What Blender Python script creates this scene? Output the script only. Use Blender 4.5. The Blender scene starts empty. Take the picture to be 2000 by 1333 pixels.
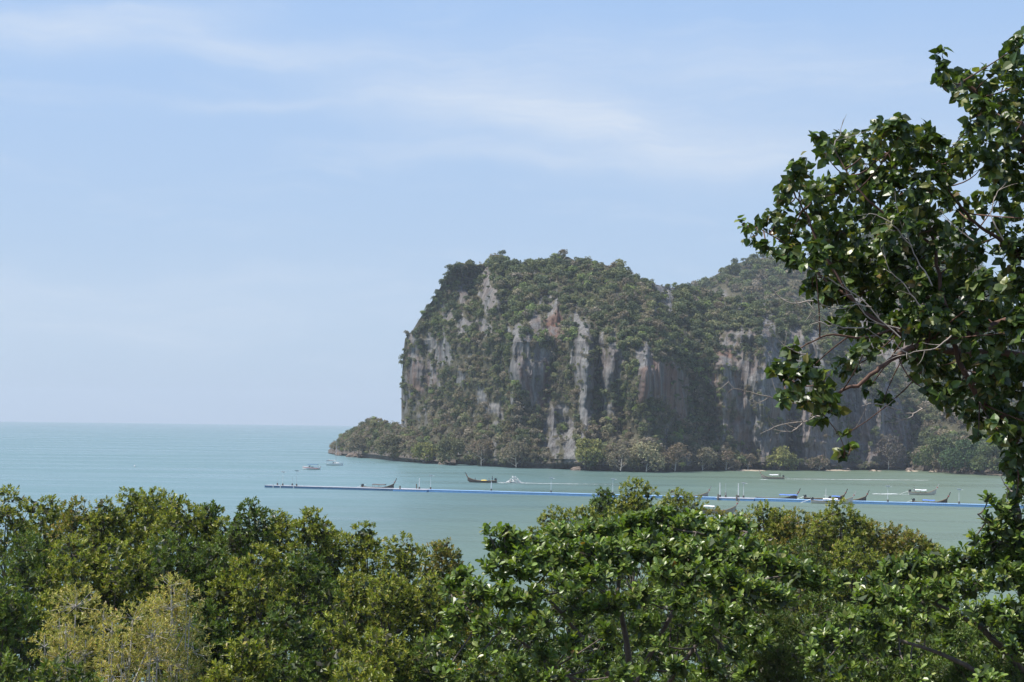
import bpy, math, random
import numpy as np
from mathutils import Matrix, Vector

random.seed(7)
RNG = np.random.default_rng(11)
S = bpy.context.scene
COL = S.collection

# ------------------------------------------------------------------ camera
CAM_H = 19.0
F_PX = 2800.0
cam_d = bpy.data.cameras.new('camera')
cam_d.sensor_width = 36.0
cam_d.lens = 36.0 * F_PX / 2000.0
cam_d.clip_start = 0.2
cam_d.clip_end = 40000
cam = bpy.data.objects.new('camera', cam_d)
COL.objects.link(cam)
PITCH, ROLL = math.radians(3.33), math.radians(0.74)
RM = Matrix.Rotation(math.radians(90) + PITCH, 3, 'X') @ Matrix.Rotation(ROLL, 3, 'Z')
cam.location = (0, 0, CAM_H)
cam.rotation_euler = RM.to_euler()
S.camera = cam
RN = np.array(RM)


def rays(px, py):
    px = np.asarray(px, float); py = np.asarray(py, float)
    d = np.stack([(px - 1000) / F_PX, (666.5 - py) / F_PX, -np.ones_like(px + py)], -1)
    return d @ RN.T


def at(px, py, Y):
    """world point seen at photo position (px, py) at distance Y in front"""
    d = rays(px, py)
    k = np.asarray(Y, float) / d[..., 1]
    return d * k[..., None] + np.array([0, 0, CAM_H])


def sea(px, py, z=0.0):
    d = rays(px, py)
    k = (z - CAM_H) / d[..., 2]
    return d * k[..., None] + np.array([0, 0, CAM_H])


# ------------------------------------------------------------------ light
SUN_EL = math.radians(62)
SUN_AZ = math.radians(-97)       # measured from +Y (view direction) clockwise; negative = left
sdir = Vector((math.sin(SUN_AZ) * math.cos(SUN_EL), math.cos(SUN_AZ) * math.cos(SUN_EL), math.sin(SUN_EL)))
sun_d = bpy.data.lights.new('sun', 'SUN')
sun_d.energy = 5.0
sun_d.angle = math.radians(0.53)
sun_d.color = (1.0, 0.95, 0.87)
sun = bpy.data.objects.new('sun', sun_d)
sun.rotation_euler = sdir.to_track_quat('Z', 'Y').to_euler()
sun.location = (-60, -40, 120)
COL.objects.link(sun)


# ---- node helpers
class NT:
    def __init__(self, tree):
        self.t = tree; self.n = tree.nodes; self.l = tree.links

    def new(self, typ, **kw):
        nd = self.n.new(typ)
        for k, v in kw.items():
            setattr(nd, k, v)
        return nd

    def link(self, a, b):
        self.l.new(a, b)

    def put(self, sock, v):
        if isinstance(v, bpy.types.NodeSocket):
            self.l.new(v, sock)
        elif v is not None:
            sock.default_value = v

    def math(self, op, a, b=None, c=None, clamp=False):
        nd = self.new('ShaderNodeMath', operation=op, use_clamp=clamp)
        self.put(nd.inputs[0], a); self.put(nd.inputs[1], b)
        if c is not None: self.put(nd.inputs[2], c)
        return nd.outputs[0]

    def mix(self, fac, a, b, blend='MIX'):
        nd = self.new('ShaderNodeMix', data_type='RGBA', blend_type=blend)
        self.put(nd.inputs[0], fac); self.put(nd.inputs[6], a); self.put(nd.inputs[7], b)
        return nd.outputs[2]

    def ramp(self, fac, stops, interp='LINEAR'):
        nd = self.new('ShaderNodeValToRGB')
        cr = nd.color_ramp; cr.interpolation = interp
        while len(cr.elements) < len(stops): cr.elements.new(0.5)
        for e, (p, c) in zip(cr.elements, stops):
            e.position = p; e.color = c if len(c) == 4 else (*c, 1)
        self.put(nd.inputs[0], fac)
        return nd.outputs[0]

    def noise(self, vec, scale, detail=4, rough=0.55, dist=0.0):
        nd = self.new('ShaderNodeTexNoise')
        nd.inputs['Scale'].default_value = scale
        nd.inputs['Detail'].default_value = detail
        nd.inputs['Roughness'].default_value = rough
        nd.inputs['Distortion'].default_value = dist
        if vec is not None: self.l.new(vec, nd.inputs['Vector'])
        return nd.outputs[0]

    def mapping(self, vec, loc=(0, 0, 0), rot=(0, 0, 0), scale=(1, 1, 1)):
        nd = self.new('ShaderNodeMapping')
        nd.inputs[1].default_value = loc; nd.inputs[2].default_value = rot; nd.inputs[3].default_value = scale
        self.l.new(vec, nd.inputs[0])
        return nd.outputs[0]

    def smooth(self, x, a, b, lo=0.0, hi=1.0):
        nd = self.new('ShaderNodeMapRange', interpolation_type='SMOOTHSTEP')
        self.put(nd.inputs[0], x)
        for i, v in zip((1, 2, 3, 4), (a, b, lo, hi)): nd.inputs[i].default_value = v
        return nd.outputs[0]


# ------------------------------------------------------------------ sky
W = bpy.data.worlds.new('World'); S.world = W; W.use_nodes = True
w = NT(W.node_tree)
bg = W.node_tree.nodes['Background']
sky = w.new('ShaderNodeTexSky', sky_type='NISHITA')
sky.sun_disc = False
sky.sun_elevation = SUN_EL
sky.sun_rotation = SUN_AZ
sky.altitude = 20
sky.air_density = 1.0
sky.dust_density = 1.0
sky.ozone_density = 2.0
tc = w.new('ShaderNodeTexCoord')
sep = w.new('ShaderNodeSeparateXYZ'); w.link(tc.outputs['Generated'], sep.inputs[0])
X, Y, Z = sep.outputs
az = w.math('MULTIPLY', w.math('ARCTAN2', X, Y), 180 / math.pi)
el = w.math('MULTIPLY', w.math('ARCSINE', Z), 180 / math.pi)
comb = w.new('ShaderNodeCombineXYZ'); w.link(az, comb.inputs[0]); w.link(el, comb.inputs[1])
AE = comb.outputs[0]
warp = w.new('ShaderNodeTexNoise'); warp.inputs['Scale'].default_value = 0.22; warp.inputs['Detail'].default_value = 3
w.link(AE, warp.inputs['Vector'])
wv = w.new('ShaderNodeVectorMath', operation='MULTIPLY_ADD')
w.link(warp.outputs['Color'], wv.inputs[0]); wv.inputs[1].default_value = (5.0, 1.6, 0); w.link(AE, wv.inputs[2])
AEw = wv.outputs[0]
streak = w.noise(w.mapping(AEw, scale=(0.10, 0.62, 1)), 1.0, 6, 0.6, 0.4)
fine = w.noise(w.mapping(AEw, rot=(0, 0, 0.25), scale=(0.35, 2.2, 1)), 1.0, 5, 0.62, 0.6)


def pe(px, py):
    v = rays(px, py); v = v / np.linalg.norm(v)
    return math.degrees(math.atan2(v[0], v[1])), math.degrees(math.asin(v[2]))


def band(p0, p1, h, gain):
    """a soft elongated cirrus bank lying between two directions"""
    a0, e0 = pe(*p0); a1, e1 = pe(*p1)
    ca, ce = (a0 + a1) / 2, (e0 + e1) / 2
    ln = math.hypot(a1 - a0, e1 - e0) / 2; th = math.atan2(e1 - e0, a1 - a0)
    sw = w.new('ShaderNodeSeparateXYZ'); w.link(AEw, sw.inputs[0])
    da = w.math('SUBTRACT', sw.outputs[0], ca + 2.5); de = w.math('SUBTRACT', sw.outputs[1], ce + 0.8)
    u = w.math('ADD', w.math('MULTIPLY', da, math.cos(th) / ln), w.math('MULTIPLY', de, math.sin(th) / ln))
    v = w.math('ADD', w.math('MULTIPLY', da, -math.sin(th) / h), w.math('MULTIPLY', de, math.cos(th) / h))
    r = w.math('ADD', w.math('MULTIPLY', u, u), w.math('MULTIPLY', v, v))
    return w.math('MULTIPLY', w.math('POWER', 2.718, w.math('MULTIPLY', r, -1.1)), gain)


banks = [band((620, 165), (1130, 205), 1.15, 0.72), band((1000, 190), (1450, 300), 1.15, 0.6),
         band((1150, 290), (2000, 290), 1.3, 0.55), band((900, 110), (2000, 130), 1.5, 0.42),
         band((-100, 60), (520, 30), 0.8, 0.5), band((200, 95), (820, 85), 0.5, 0.5),
         band((300, 200), (700, 195), 0.28, 0.4), band((700, 290), (1250, 310), 0.45, 0.42),
         band((-600, 620), (1000, 590), 1.9, 0.34)]
tot = banks[0]
for b in banks[1:]: tot = w.math('ADD', tot, b)
wide = w.math('MULTIPLY', w.smooth(streak, 0.47, 0.75), 0.22)       # thin streaks over the rest of the sky
tot = w.math('ADD', tot, wide)
tex = w.math('ADD', w.math('MULTIPLY', streak, 0.9), w.math('MULTIPLY', fine, 0.75))
cloud = w.math('MULTIPLY', tot, w.smooth(tex, 0.2, 1.25, 0.36, 1.0), clamp=True)
graded = w.mix(1.0, sky.outputs[0], (0.92, 1.02, 1.25, 1), 'MULTIPLY')
veil = w.mix(w.smooth(el, 1.0, 26.0), (3.95, 5.08, 6.5, 1), (3.05, 4.8, 7.7, 1))      # humid tropical air: a pale veil over the whole sky
graded = w.mix(w.smooth(el, 12.0, 62.0, 0.86, 0.10), graded, veil)
ccol = w.mix(1.0, (5.6, 6.25, 7.2, 1), (1, 1, 1, 1), 'MULTIPLY')
final = w.mix(w.math('MULTIPLY', cloud, 1.0), graded, ccol)
w.link(final, bg.inputs[0])
bg.inputs[1].default_value = 0.10

S.view_settings.view_transform = 'Standard'
S.view_settings.look = 'None'
S.view_settings.exposure = 0.35
S.view_settings.gamma = 1.0
S.cycles.use_denoising = True
S.cycles.max_bounces = 6
S.cycles.diffuse_bounces = 2
S.cycles.transmission_bounces = 3
S.cycles.transparent_max_bounces = 4
S.cycles.volume_bounces = 0
S.cycles.caustics_reflective = False
S.cycles.caustics_refractive = False


# ------------------------------------------------------------------ numpy noise
def _hash(ix, iy, iz, seed):
    h = (ix.astype(np.int64) * 374761393 + iy.astype(np.int64) * 668265263 + iz.astype(np.int64) * 2147483647 + seed * 974711) & 0xFFFFFFFF
    h = ((h ^ (h >> 13)) * 1274126177) & 0xFFFFFFFF
    return ((h ^ (h >> 16)) & 0xFFFF) / 65535.0


def vnoise(p, seed=0):
    i = np.floor(p).astype(np.int64); f = p - i; f = f * f * (3 - 2 * f)
    r = 0
    for dx in (0, 1):
        wx = f[..., 0] if dx else 1 - f[..., 0]
        for dy in (0, 1):
            wy = f[..., 1] if dy else 1 - f[..., 1]
            for dz in (0, 1):
                wz = f[..., 2] if dz else 1 - f[..., 2]
                r = r + wx * wy * wz * _hash(i[..., 0] + dx, i[..., 1] + dy, i[..., 2] + dz, seed)
    return r


def fbm(p, seed=0, octs=4, gain=0.5):
    a, s, r = 1.0, 0.0, 0
    for k in range(octs):
        r = r + a * vnoise(p * (2.03 ** k) + 17.3 * k, seed + k); s += a; a *= gain
    return r / s


# ------------------------------------------------------------------ object helpers
def tag(o, label=None, cat=None, group=None, kind=None):
    if label: o['label'] = label
    if cat: o['category'] = cat
    if group: o['group'] = group
    if kind: o['kind'] = kind
    return o


def empty(name, loc):
    o = bpy.data.objects.new(name, None); o.location = loc; o.empty_display_size = 0.3
    COL.objects.link(o)
    return o


def mesh_data(name, V, faces, mat=None, tint=None, smooth=False, attrs=None):
    """faces: list of int arrays of shape (M, k)"""
    if not isinstance(faces, (list, tuple)): faces = [faces]
    faces = [np.asarray(f, np.int32) for f in faces if len(f)]
    me = bpy.data.meshes.new(name)
    V = np.asarray(V, np.float32)
    me.vertices.add(len(V)); me.vertices.foreach_set('co', V.ravel())
    loops = np.concatenate([f.ravel() for f in faces]) if faces else np.zeros(0, np.int32)
    tot = np.concatenate([np.full(len(f), f.shape[1], np.int32) for f in faces]) if faces else np.zeros(0, np.int32)
    if len(tot):
        start = np.concatenate([[0], np.cumsum(tot)[:-1]]).astype(np.int32)
        me.loops.add(len(loops)); me.loops.foreach_set('vertex_index', loops)
        me.polygons.add(len(tot)); me.polygons.foreach_set('loop_start', start)
        me.polygons.foreach_set('use_smooth', np.full(len(tot), smooth))
    if tint is not None:
        a = me.attributes.new('tint', 'FLOAT_COLOR', 'POINT')
        t = np.ones((len(V), 4), np.float32); t[:, :3] = tint
        a.data.foreach_set('color', t.ravel())
    for k, v in (attrs or {}).items():
        a = me.attributes.new(k, 'FLOAT', 'POINT'); a.data.foreach_set('value', np.asarray(v, np.float32).ravel())
    me.update(); me.validate()
    if mat: me.materials.append(mat)
    return me


def mesh_obj(name, V, faces, mat=None, parent=None, tint=None, smooth=False, attrs=None):
    """vertices in world space; if there is a parent they are stored relative to the parent's location"""
    V = np.asarray(V, float)
    if parent is not None: V = V - np.array(parent_origin(parent))
    o = bpy.data.objects.new(name, mesh_data(name, V, faces, mat, tint, smooth, attrs))
    COL.objects.link(o)
    if parent is not None: o.parent = parent
    return o


def parent_origin(p):
    v = Vector((0, 0, 0))
    while p is not None:
        v = v + p.location; p = p.parent
    return v


class MB:
    """collects simple solids"""
    def __init__(s): s.V = []; s.F = {}; s.n = 0

    def add(s, V, F):
        V = np.asarray(V, float)
        for f in F: s.F.setdefault(len(f), []).append([i + s.n for i in f])
        s.V.append(V); s.n += len(V)

    def box(s, c, d, M=None):
        c = np.array(c, float); h = np.array(d, float) / 2
        v = np.array([[x, y, z] for x in (-1, 1) for y in (-1, 1) for z in (-1, 1)], float) * h
        if M is not None: v = v @ np.array(M).T
        s.add(v + c, [(0, 1, 3, 2), (4, 6, 7, 5), (0, 4, 5, 1), (2, 3, 7, 6), (0, 2, 6, 4), (1, 5, 7, 3)])

    def tube(s, pts, rad, n=6):
        V, Q = tube_np(pts, rad, n)
        s.add(V, [tuple(q) for q in Q])

    def loft(s, rings, cap=True, closed=True):
        k = len(rings[0]); V = np.concatenate(rings); F = []
        for i in range(len(rings) - 1):
            for j in range(k if closed else k - 1):
                F.append((i * k + j, i * k + (j + 1) % k, (i + 1) * k + (j + 1) % k, (i + 1) * k + j))
        if cap: F += [tuple(range(k))[::-1], tuple(range((len(rings) - 1) * k, len(rings) * k))]
        s.add(V, F)

    def ball(s, c, r, seg=8, rings=6):
        c = np.array(c, float); r = np.ones(3) * r; R = []
        for i in range(rings + 1):
            t = math.pi * (0.04 + 0.92 * i / rings); a = np.arange(seg) * 2 * math.pi / seg
            R.append(c + r * np.stack([np.sin(t) * np.cos(a), np.sin(t) * np.sin(a), -np.cos(t) * np.ones(seg)], -1))
        s.loft(R)

    def build(s, name, mat, parent=None, smooth=False):
        return mesh_obj(name, np.concatenate(s.V), [np.array(f) for f in s.F.values()], mat, parent, smooth=smooth)

    def local(s, name, mat, parent, smooth=False):
        o = bpy.data.objects.new(name, mesh_data(name, np.concatenate(s.V), [np.array(f) for f in s.F.values()], mat, smooth=smooth))
        COL.objects.link(o); o.parent = parent
        return o


def tube_np(pts, rad, n=6):
    pts = np.asarray(pts, float); m = len(pts); rad = np.broadcast_to(np.asarray(rad, float), (m,))
    T = np.gradient(pts, axis=0); T /= np.linalg.norm(T, axis=1, keepdims=True) + 1e-9
    ref = np.array([0.0, 0, 1]) if abs(T[:, 2]).mean() < 0.8 else np.array([1.0, 0, 0])
    A = np.cross(T, ref); A /= np.linalg.norm(A, axis=1, keepdims=True) + 1e-9
    B = np.cross(T, A)
    a = np.arange(n) * 2 * np.pi / n
    V = pts[:, None] + rad[:, None, None] * (A[:, None] * np.cos(a)[None, :, None] + B[:, None] * np.sin(a)[None, :, None])
    i = np.arange(m - 1)[:, None] * n; j = np.arange(n)[None]; j2 = (j + 1) % n
    Q = np.stack([i + j, i + j2, i + n + j2, i + n + j], -1).reshape(-1, 4)
    return V.reshape(-1, 3), Q


class Tubes:
    def __init__(s): s.V = []; s.Q = []; s.n = 0

    def add(s, pts, rad, n=5):
        V, Q = tube_np(pts, rad, n); s.V.append(V); s.Q.append(Q + s.n); s.n += len(V)

    def obj(s, name, mat, parent):
        return mesh_obj(name, np.concatenate(s.V), np.concatenate(s.Q), mat, parent, smooth=True)


def bez(a, b, c, n):
    t = np.linspace(0, 1, n)[:, None]; a, b, c = (np.asarray(q, float) for q in (a, b, c))
    return (1 - t) ** 2 * a + 2 * t * (1 - t) * b + t * t * c


# ------------------------------------------------------------------ materials
def new_mat(name):
    m = bpy.data.materials.new(name); m.use_nodes = True
    t = NT(m.node_tree)
    return m, t, m.node_tree.nodes['Principled BSDF'], m.node_tree.nodes['Material Output']


def simple(name, col, rough=0.5, metal=0.0, var=0.25, scale=3.0, spec=0.5):
    m, t, p, o = new_mat(name)
    g = t.new('ShaderNodeTexCoord').outputs['Object']
    n = t.noise(g, scale, 5, 0.6)
    lo = tuple(c * (1 - var) for c in col); hi = tuple(min(1, c * (1 + var)) for c in col)
    t.link(t.ramp(n, [(0.3, lo), (0.7, hi)]), p.inputs['Base Color'])
    p.inputs['Roughness'].default_value = rough; p.inputs['Metallic'].default_value = metal
    p.inputs['Specular IOR Level'].default_value = spec
    return m


def leaf_mat(name, rough=0.42, trans=0.3, spec=0.5, attr_type='GEOMETRY', tboost=(1.5, 1.6, 0.6)):
    m, t, p, o = new_mat(name)
    a = t.new('ShaderNodeAttribute', attribute_name='tint'); a.attribute_type = attr_type
    t.link(a.outputs['Color'], p.inputs['Base Color'])
    p.inputs['Roughness'].default_value = rough; p.inputs['Specular IOR Level'].default_value = spec
    tr = t.new('ShaderNodeBsdfTranslucent')
    t.link(t.mix(1.0, a.outputs['Color'], (*tboost, 1), 'MULTIPLY'), tr.inputs[0])
    mx = t.new('ShaderNodeMixShader'); mx.inputs[0].default_value = trans
    t.link(p.outputs[0], mx.inputs[1]); t.link(tr.outputs[0], mx.inputs[2]); t.link(mx.outputs[0], o.inputs[0])
    return m


M = {}
M['leaf'] = leaf_mat('mangrove_leaf', 0.44, 0.26, 0.4)
M['gloss_leaf'] = leaf_mat('glossy_leaf', 0.36, 0.27, 0.5)
M['far_leaf'] = leaf_mat('far_leaf', 0.75, 0.2, 0.15, 'INSTANCER', (1.2, 1.25, 0.8))
M['far_leaf_own'] = leaf_mat('shore_leaf', 0.75, 0.2, 0.15, 'GEOMETRY', (1.2, 1.25, 0.8))
M['bark'] = simple('grey_bark', (0.13, 0.105, 0.085), 0.85, var=0.4, scale=9)
M['pale_bark'] = simple('pale_bark', (0.52, 0.49, 0.44), 0.85, var=0.3, scale=9)
M['red_bark'] = simple('red_brown_bark', (0.115, 0.062, 0.042), 0.8, var=0.45, scale=7)
M['dry_twig'] = simple('dry_twig', (0.36, 0.31, 0.26), 0.8, var=0.3, scale=6)


def rock_mat():
    m, t, p, o = new_mat('limestone')
    g = t.new('ShaderNodeTexCoord').outputs['Object']
    rk = t.new('ShaderNodeAttribute', attribute_name='rock').outputs['Fac']
    ru = t.new('ShaderNodeAttribute', attribute_name='rust').outputs['Fac']
    flute = t.noise(t.mapping(g, scale=(0.30, 0.30, 0.022)), 1.0, 7, 0.62, 0.5)
    flute2 = t.noise(t.mapping(g, loc=(31, 7, 3), scale=(0.95, 0.95, 0.05)), 1.0, 5, 0.65, 0.6)
    patch = t.noise(g, 0.035, 5, 0.6, 0.8)
    base = t.ramp(flute, [(0.34, (0.07, 0.068, 0.066)), (0.44, (0.105, 0.104, 0.102)), (0.54, (0.155, 0.153, 0.148)), (0.66, (0.215, 0.21, 0.20))])
    base = t.mix(t.smooth(flute2, 0.44, 0.68, 0, 0.5), base, (0.23, 0.225, 0.215, 1))
    base = t.mix(t.smooth(flute2, 0.46, 0.32, 0, 0.8), base, (0.055, 0.052, 0.05, 1))
    och = t.ramp(patch, [(0.35, (0.13, 0.07, 0.052)), (0.55, (0.175, 0.12, 0.09)), (0.75, (0.20, 0.165, 0.135))])
    och = t.mix(t.smooth(flute, 0.5, 0.33, 0, 0.7), och, (0.10, 0.06, 0.045, 1))
    ruf = t.math('MULTIPLY', ru, t.smooth(t.noise(t.mapping(g, scale=(0.12, 0.12, 0.03)), 1.0, 5, 0.6, 0.6), 0.36, 0.6))
    base = t.mix(ruf, base, och)
    soil = t.ramp(t.noise(g, 0.25, 5, 0.7), [(0.3, (0.035, 0.036, 0.022)), (0.5, (0.075, 0.07, 0.042)), (0.7, (0.13, 0.115, 0.075))])
    col = t.mix(t.smooth(rk, 0.25, 0.6), soil, base)
    sp = t.new('ShaderNodeSeparateXYZ'); t.link(g, sp.inputs[0])
    zz = t.math('ADD', sp.outputs[2], t.math('MULTIPLY', t.noise(g, 0.2, 3), 2.2))
    col = t.mix(t.smooth(zz, 5.4, 3.4, 0, 0.85), col, (0.095, 0.08, 0.068, 1))    # wet tide-stained foot
    t.link(col, p.inputs['Base Color'])
    p.inputs['Roughness'].default_value = 0.92; p.inputs['Specular IOR Level'].default_value = 0.2
    b = t.new('ShaderNodeBump'); b.inputs['Strength'].default_value = 0.7; b.inputs['Distance'].default_value = 1.2
    t.link(t.math('ADD', t.noise(t.mapping(g, scale=(0.7, 0.7, 0.1)), 1.0, 6, 0.65), t.math('MULTIPLY', flute, 1.0)), b.inputs['Height'])
    t.link(b.outputs[0], p.inputs['Normal'])
    return m


M['rock'] = rock_mat()


def water_mat():
    m, t, p, o = new_mat('sea_water')
    g = t.new('ShaderNodeTexCoord').outputs['Object']
    sp = t.new('ShaderNodeSeparateXYZ'); t.link(g, sp.inputs[0])
    big = t.noise(t.mapping(g, scale=(0.004, 0.012, 1)), 1.0, 4, 0.6, 0.5)
    # green shallows of the bay to the right, bluer deep water to the left and out at sea
    q = t.math('ADD', t.math('MULTIPLY', sp.outputs[0], 0.0058), t.math('MULTIPLY', sp.outputs[1], -0.0012))
    q = t.math('ADD', q, t.math('MULTIPLY', big, 0.5))
    col = t.ramp(t.math('ADD', q, 0.55), [(0.0, (0.118, 0.203, 0.208)), (0.35, (0.095, 0.155, 0.14)), (0.6, (0.12, 0.175, 0.13)), (1.0, (0.13, 0.175, 0.12))])
    t.link(col, p.inputs['Base Color'])
    p.inputs['IOR'].default_value = 1.33
    p.inputs['Specular IOR Level'].default_value = 0.5
    st = t.noise(t.mapping(g, scale=(0.006, 0.035, 1)), 1.0, 5, 0.6, 0.8)
    t.link(t.smooth(st, 0.35, 0.68, 0.26, 0.4), p.inputs['Roughness'])
    w1 = t.noise(t.mapping(g, scale=(0.35, 0.8, 1)), 1.0, 4, 0.6)
    w2 = t.noise(t.mapping(g, rot=(0, 0, 0.4), scale=(0.08, 0.16, 1)), 1.0, 3, 0.5)
    b = t.new('ShaderNodeBump'); b.inputs['Distance'].default_value = 1.0
    t.link(t.smooth(st, 0.3, 0.7, 0.4, 0.8), b.inputs['Strength'])
    t.link(t.math('ADD', t.math('MULTIPLY', w1, 0.45), w2), b.inputs['Height'])
    t.link(b.outputs[0], p.inputs['Normal'])
    return m


M['water'] = water_mat()


def ground_mat():
    m, t, p, o = new_mat('forest_floor')
    g = t.new('ShaderNodeTexCoord').outputs['Object']
    n = t.noise(g, 0.9, 7, 0.65); n2 = t.noise(g, 7, 4, 0.6)
    t.link(t.mix(t.smooth(n2, 0.4, 0.65), t.ramp(n, [(0.3, (0.03, 0.026, 0.018)), (0.6, (0.075, 0.06, 0.04)), (0.8, (0.05, 0.055, 0.025))]), (0.10, 0.075, 0.045, 1)), p.inputs['Base Color'])
    p.inputs['Roughness'].default_value = 0.9
    b = t.new('ShaderNodeBump'); b.inputs['Strength'].default_value = 0.6; t.link(n2, b.inputs['Height']); t.link(b.outputs[0], p.inputs['Normal'])
    return m


M['ground'] = ground_mat()
M['sand'] = simple('beach_sand', (0.34, 0.28, 0.21), 0.95, var=0.15, scale=0.8)


# ------------------------------------------------------------------ sea and ground
def sea_sheet():
    # round sheet out to the true horizon of an eye 19 m above the sea
    n = 160; rr = [0, 60, 200, 600, 1500, 3500, 7900]
    V = [(0, 0, 0)]; F3 = []; F4 = []
    for r in rr[1:]:
        for k in range(n):
            a = 2 * math.pi * k / n; V.append((r * math.cos(a), r * math.sin(a), 0))
    for k in range(n): F3.append((0, 1 + k, 1 + (k + 1) % n))
    for i in range(len(rr) - 2):
        for k in range(n):
            a = 1 + i * n
            F4.append((a + k, a + n + k, a + n + (k + 1) % n, a + (k + 1) % n))
    o = mesh_obj('sea', V, [np.array(F3), np.array(F4)], M['water'])
    tag(o, 'pale turquoise bay water reaching to the horizon', 'sea', kind='structure')


sea_sheet()


def ground_z(x, y):
    x = np.asarray(x, float); y = np.asarray(y, float)
    s = np.clip((y - 3) / 40.0, 0, 1); s = s * s * (3 - 2 * s)
    z = 17.2 * (1 - s) - 0.5 * s
    z = z + (fbm(np.stack([x * 0.12, y * 0.12, x * 0], -1), 5, 4) - 0.5) * 1.6 * (1 - 0.8 * s)
    return np.where(y > 44, np.minimum(z, -0.25 - (y - 44) * 0.012), z)


gx, gy = np.meshgrid(np.linspace(-70, 70, 141), np.linspace(-40, 130, 171))
GV = np.stack([gx, gy, ground_z(gx, gy)], -1).reshape(-1, 3)
ii = np.arange(170)[:, None] * 141 + np.arange(140)[None]
GQ = np.stack([ii, ii + 1, ii + 142, ii + 141], -1).reshape(-1, 4)
tag(mesh_obj('ground', GV, GQ, M['ground'], smooth=True), 'dark leaf littered hillside falling to the tidal flat', 'ground', kind='structure')

# ------------------------------------------------------------------ limestone headland
PATCH = [  # photo px centre, radii, rust
    (964, 562, 19, 40, .25), (908, 575, 20, 28, .2), (885, 612, 30, 18, .15), (905, 642, 18, 20, .1), (938, 642, 26, 24, .3), (845, 650, 20, 24, .2),
    (818, 725, 34, 66, 1.0), (862, 690, 22, 34, .3),
    (1018, 705, 26, 88, .05), (1052, 735, 34, 66, .9), (1078, 642, 24, 44, .75), (1042, 640, 16, 26, .4),
    (1143, 745, 22, 120, .1), (1130, 665, 14, 60, .1), (1160, 700, 26, 40, .1), (1108, 868, 40, 62, .1), (1092, 820, 22, 40, .1),
    (1196, 715, 24, 55, .2), (1288, 745, 46, 62, .85), (1262, 720, 26, 50, .5), (1330, 780, 26, 44, .6),
    (1418, 745, 34, 92, .75), (1440, 800, 36, 80, .9), (1486, 700, 60, 80, .35), (1500, 830, 60, 88, .45), (1560, 760, 70, 130, .2),
    (1620, 830, 80, 92, .3), (1680, 860, 50, 60, .5), (1700, 790, 60, 70, .3), (1755, 865, 40, 60, .5), (1460, 880, 26, 36, .5),
    (960, 810, 20, 24, .1), (1185, 800, 16, 30, .1), (1378, 860, 18, 26, .3),
]


def rock_mask(px, py, seed=3):
    q = np.stack([px / 34.0, py / 60.0, px * 0 + 1.7], -1)
    wx = (fbm(q, seed, 4) - 0.5) * 50; wy = (fbm(q + 9.1, seed + 9, 4) - 0.5) * 70
    r = np.zeros_like(px); ru = np.zeros_like(px)
    for cx, cy, rx, ry, rs in PATCH:
        d = ((px + wx - cx) / (rx * .88)) ** 2 + ((py + wy - cy) / (ry * .92)) ** 2
        k = np.exp(-np.maximum(d - 0.55, 0) * 1.6)
        r = np.maximum(r, k); ru = np.maximum(ru, k * rs)
    fine = fbm(np.stack([px / 9.0, py / 16.0, px * 0], -1), seed + 30, 4)
    mid = fbm(np.stack([px / 30.0, py / 24.0, px * 0 + 3], -1), seed + 50, 4)
    strk = fbm(np.stack([px / 8.0, py / 75.0, px * 0 + 6], -1), seed + 70, 3)
    r = np.maximum(r, .55 * np.clip(fbm(np.stack([px / 45.0, py / 60.0, px * 0 + 8], -1), seed + 90, 3) * 3.2 - 1.35, 0, 1))
    return np.clip(r * 1.0 - .2 + (fine - 0.5) * .8 + (mid - .52) * 1.3 + (strk - .5) * 1.7, 0, 1), np.clip(ru * 1.4, 0, 1)


def interp(x, pts):
    pts = np.asarray(pts, float)
    return np.interp(x, pts[:, 0], pts[:, 1])


A_LEFT = [(783, 904), (783, 870), (784, 815), (784, 760), (787, 700), (791, 662), (806, 645), (828, 610), (846, 585), (860, 562), (872, 540), (880, 526), (895, 518)]
A_RIDGE = [(895, 518), (920, 522), (942, 519), (957, 507), (972, 499), (986, 504), (998, 516), (1040, 518), (1068, 515), (1088, 501), (1110, 502), (1126, 511), (1160, 515), (1195, 522), (1224, 529),
           (1244, 548), (1290, 558), (1335, 566), (1400, 585), (1480, 590), (1560, 600), (1640, 640), (1710, 700), (1770, 770), (1800, 850), (1815, 912)]
A_SHORE = [(783, 902), (830, 904), (880, 907), (950, 912), (1000, 915), (1060, 917), (1120, 918), (1200, 922), (1260, 924), (1330, 922), (1400, 920), (1500, 919), (1600, 919), (1700, 919), (1820, 918)]
BUMP_X = [  # px, half width px, metres towards the viewer, lowest t, highest t
    (1142, 20, 9, 0.0, .78), (1172, 12, -9, .05, .66), (1012, 22, 6, .2, .72), (990, 10, -5, .2, .7), (1085, 16, -5, .3, .75), (962, 20, 7, .72, .98), (990, 9, -7, .7, .96), (925, 9, -5, .62, .98),
    (1215, 18, -8, .15, .62), (1262, 16, 3, .1, .6), (1350, 26, -8, .1, .66), (1410, 16, 5, .05, .7), (1460, 14, -4, .05, .8), (1500, 20, 5, 0, .9), (1545, 16, -5, 0, .9), (1600, 26, 6, 0, .9), (1660, 16, -6, 0, .9),
    (1110, 30, 7, 0, .2), (1060, 18, -5, 0, .22), (900, 26, 5, .3, .9), (845, 22, -4, .3, .8), (1720, 24, 5, 0, .9), (1770, 16, -4, 0, .9)]


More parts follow.
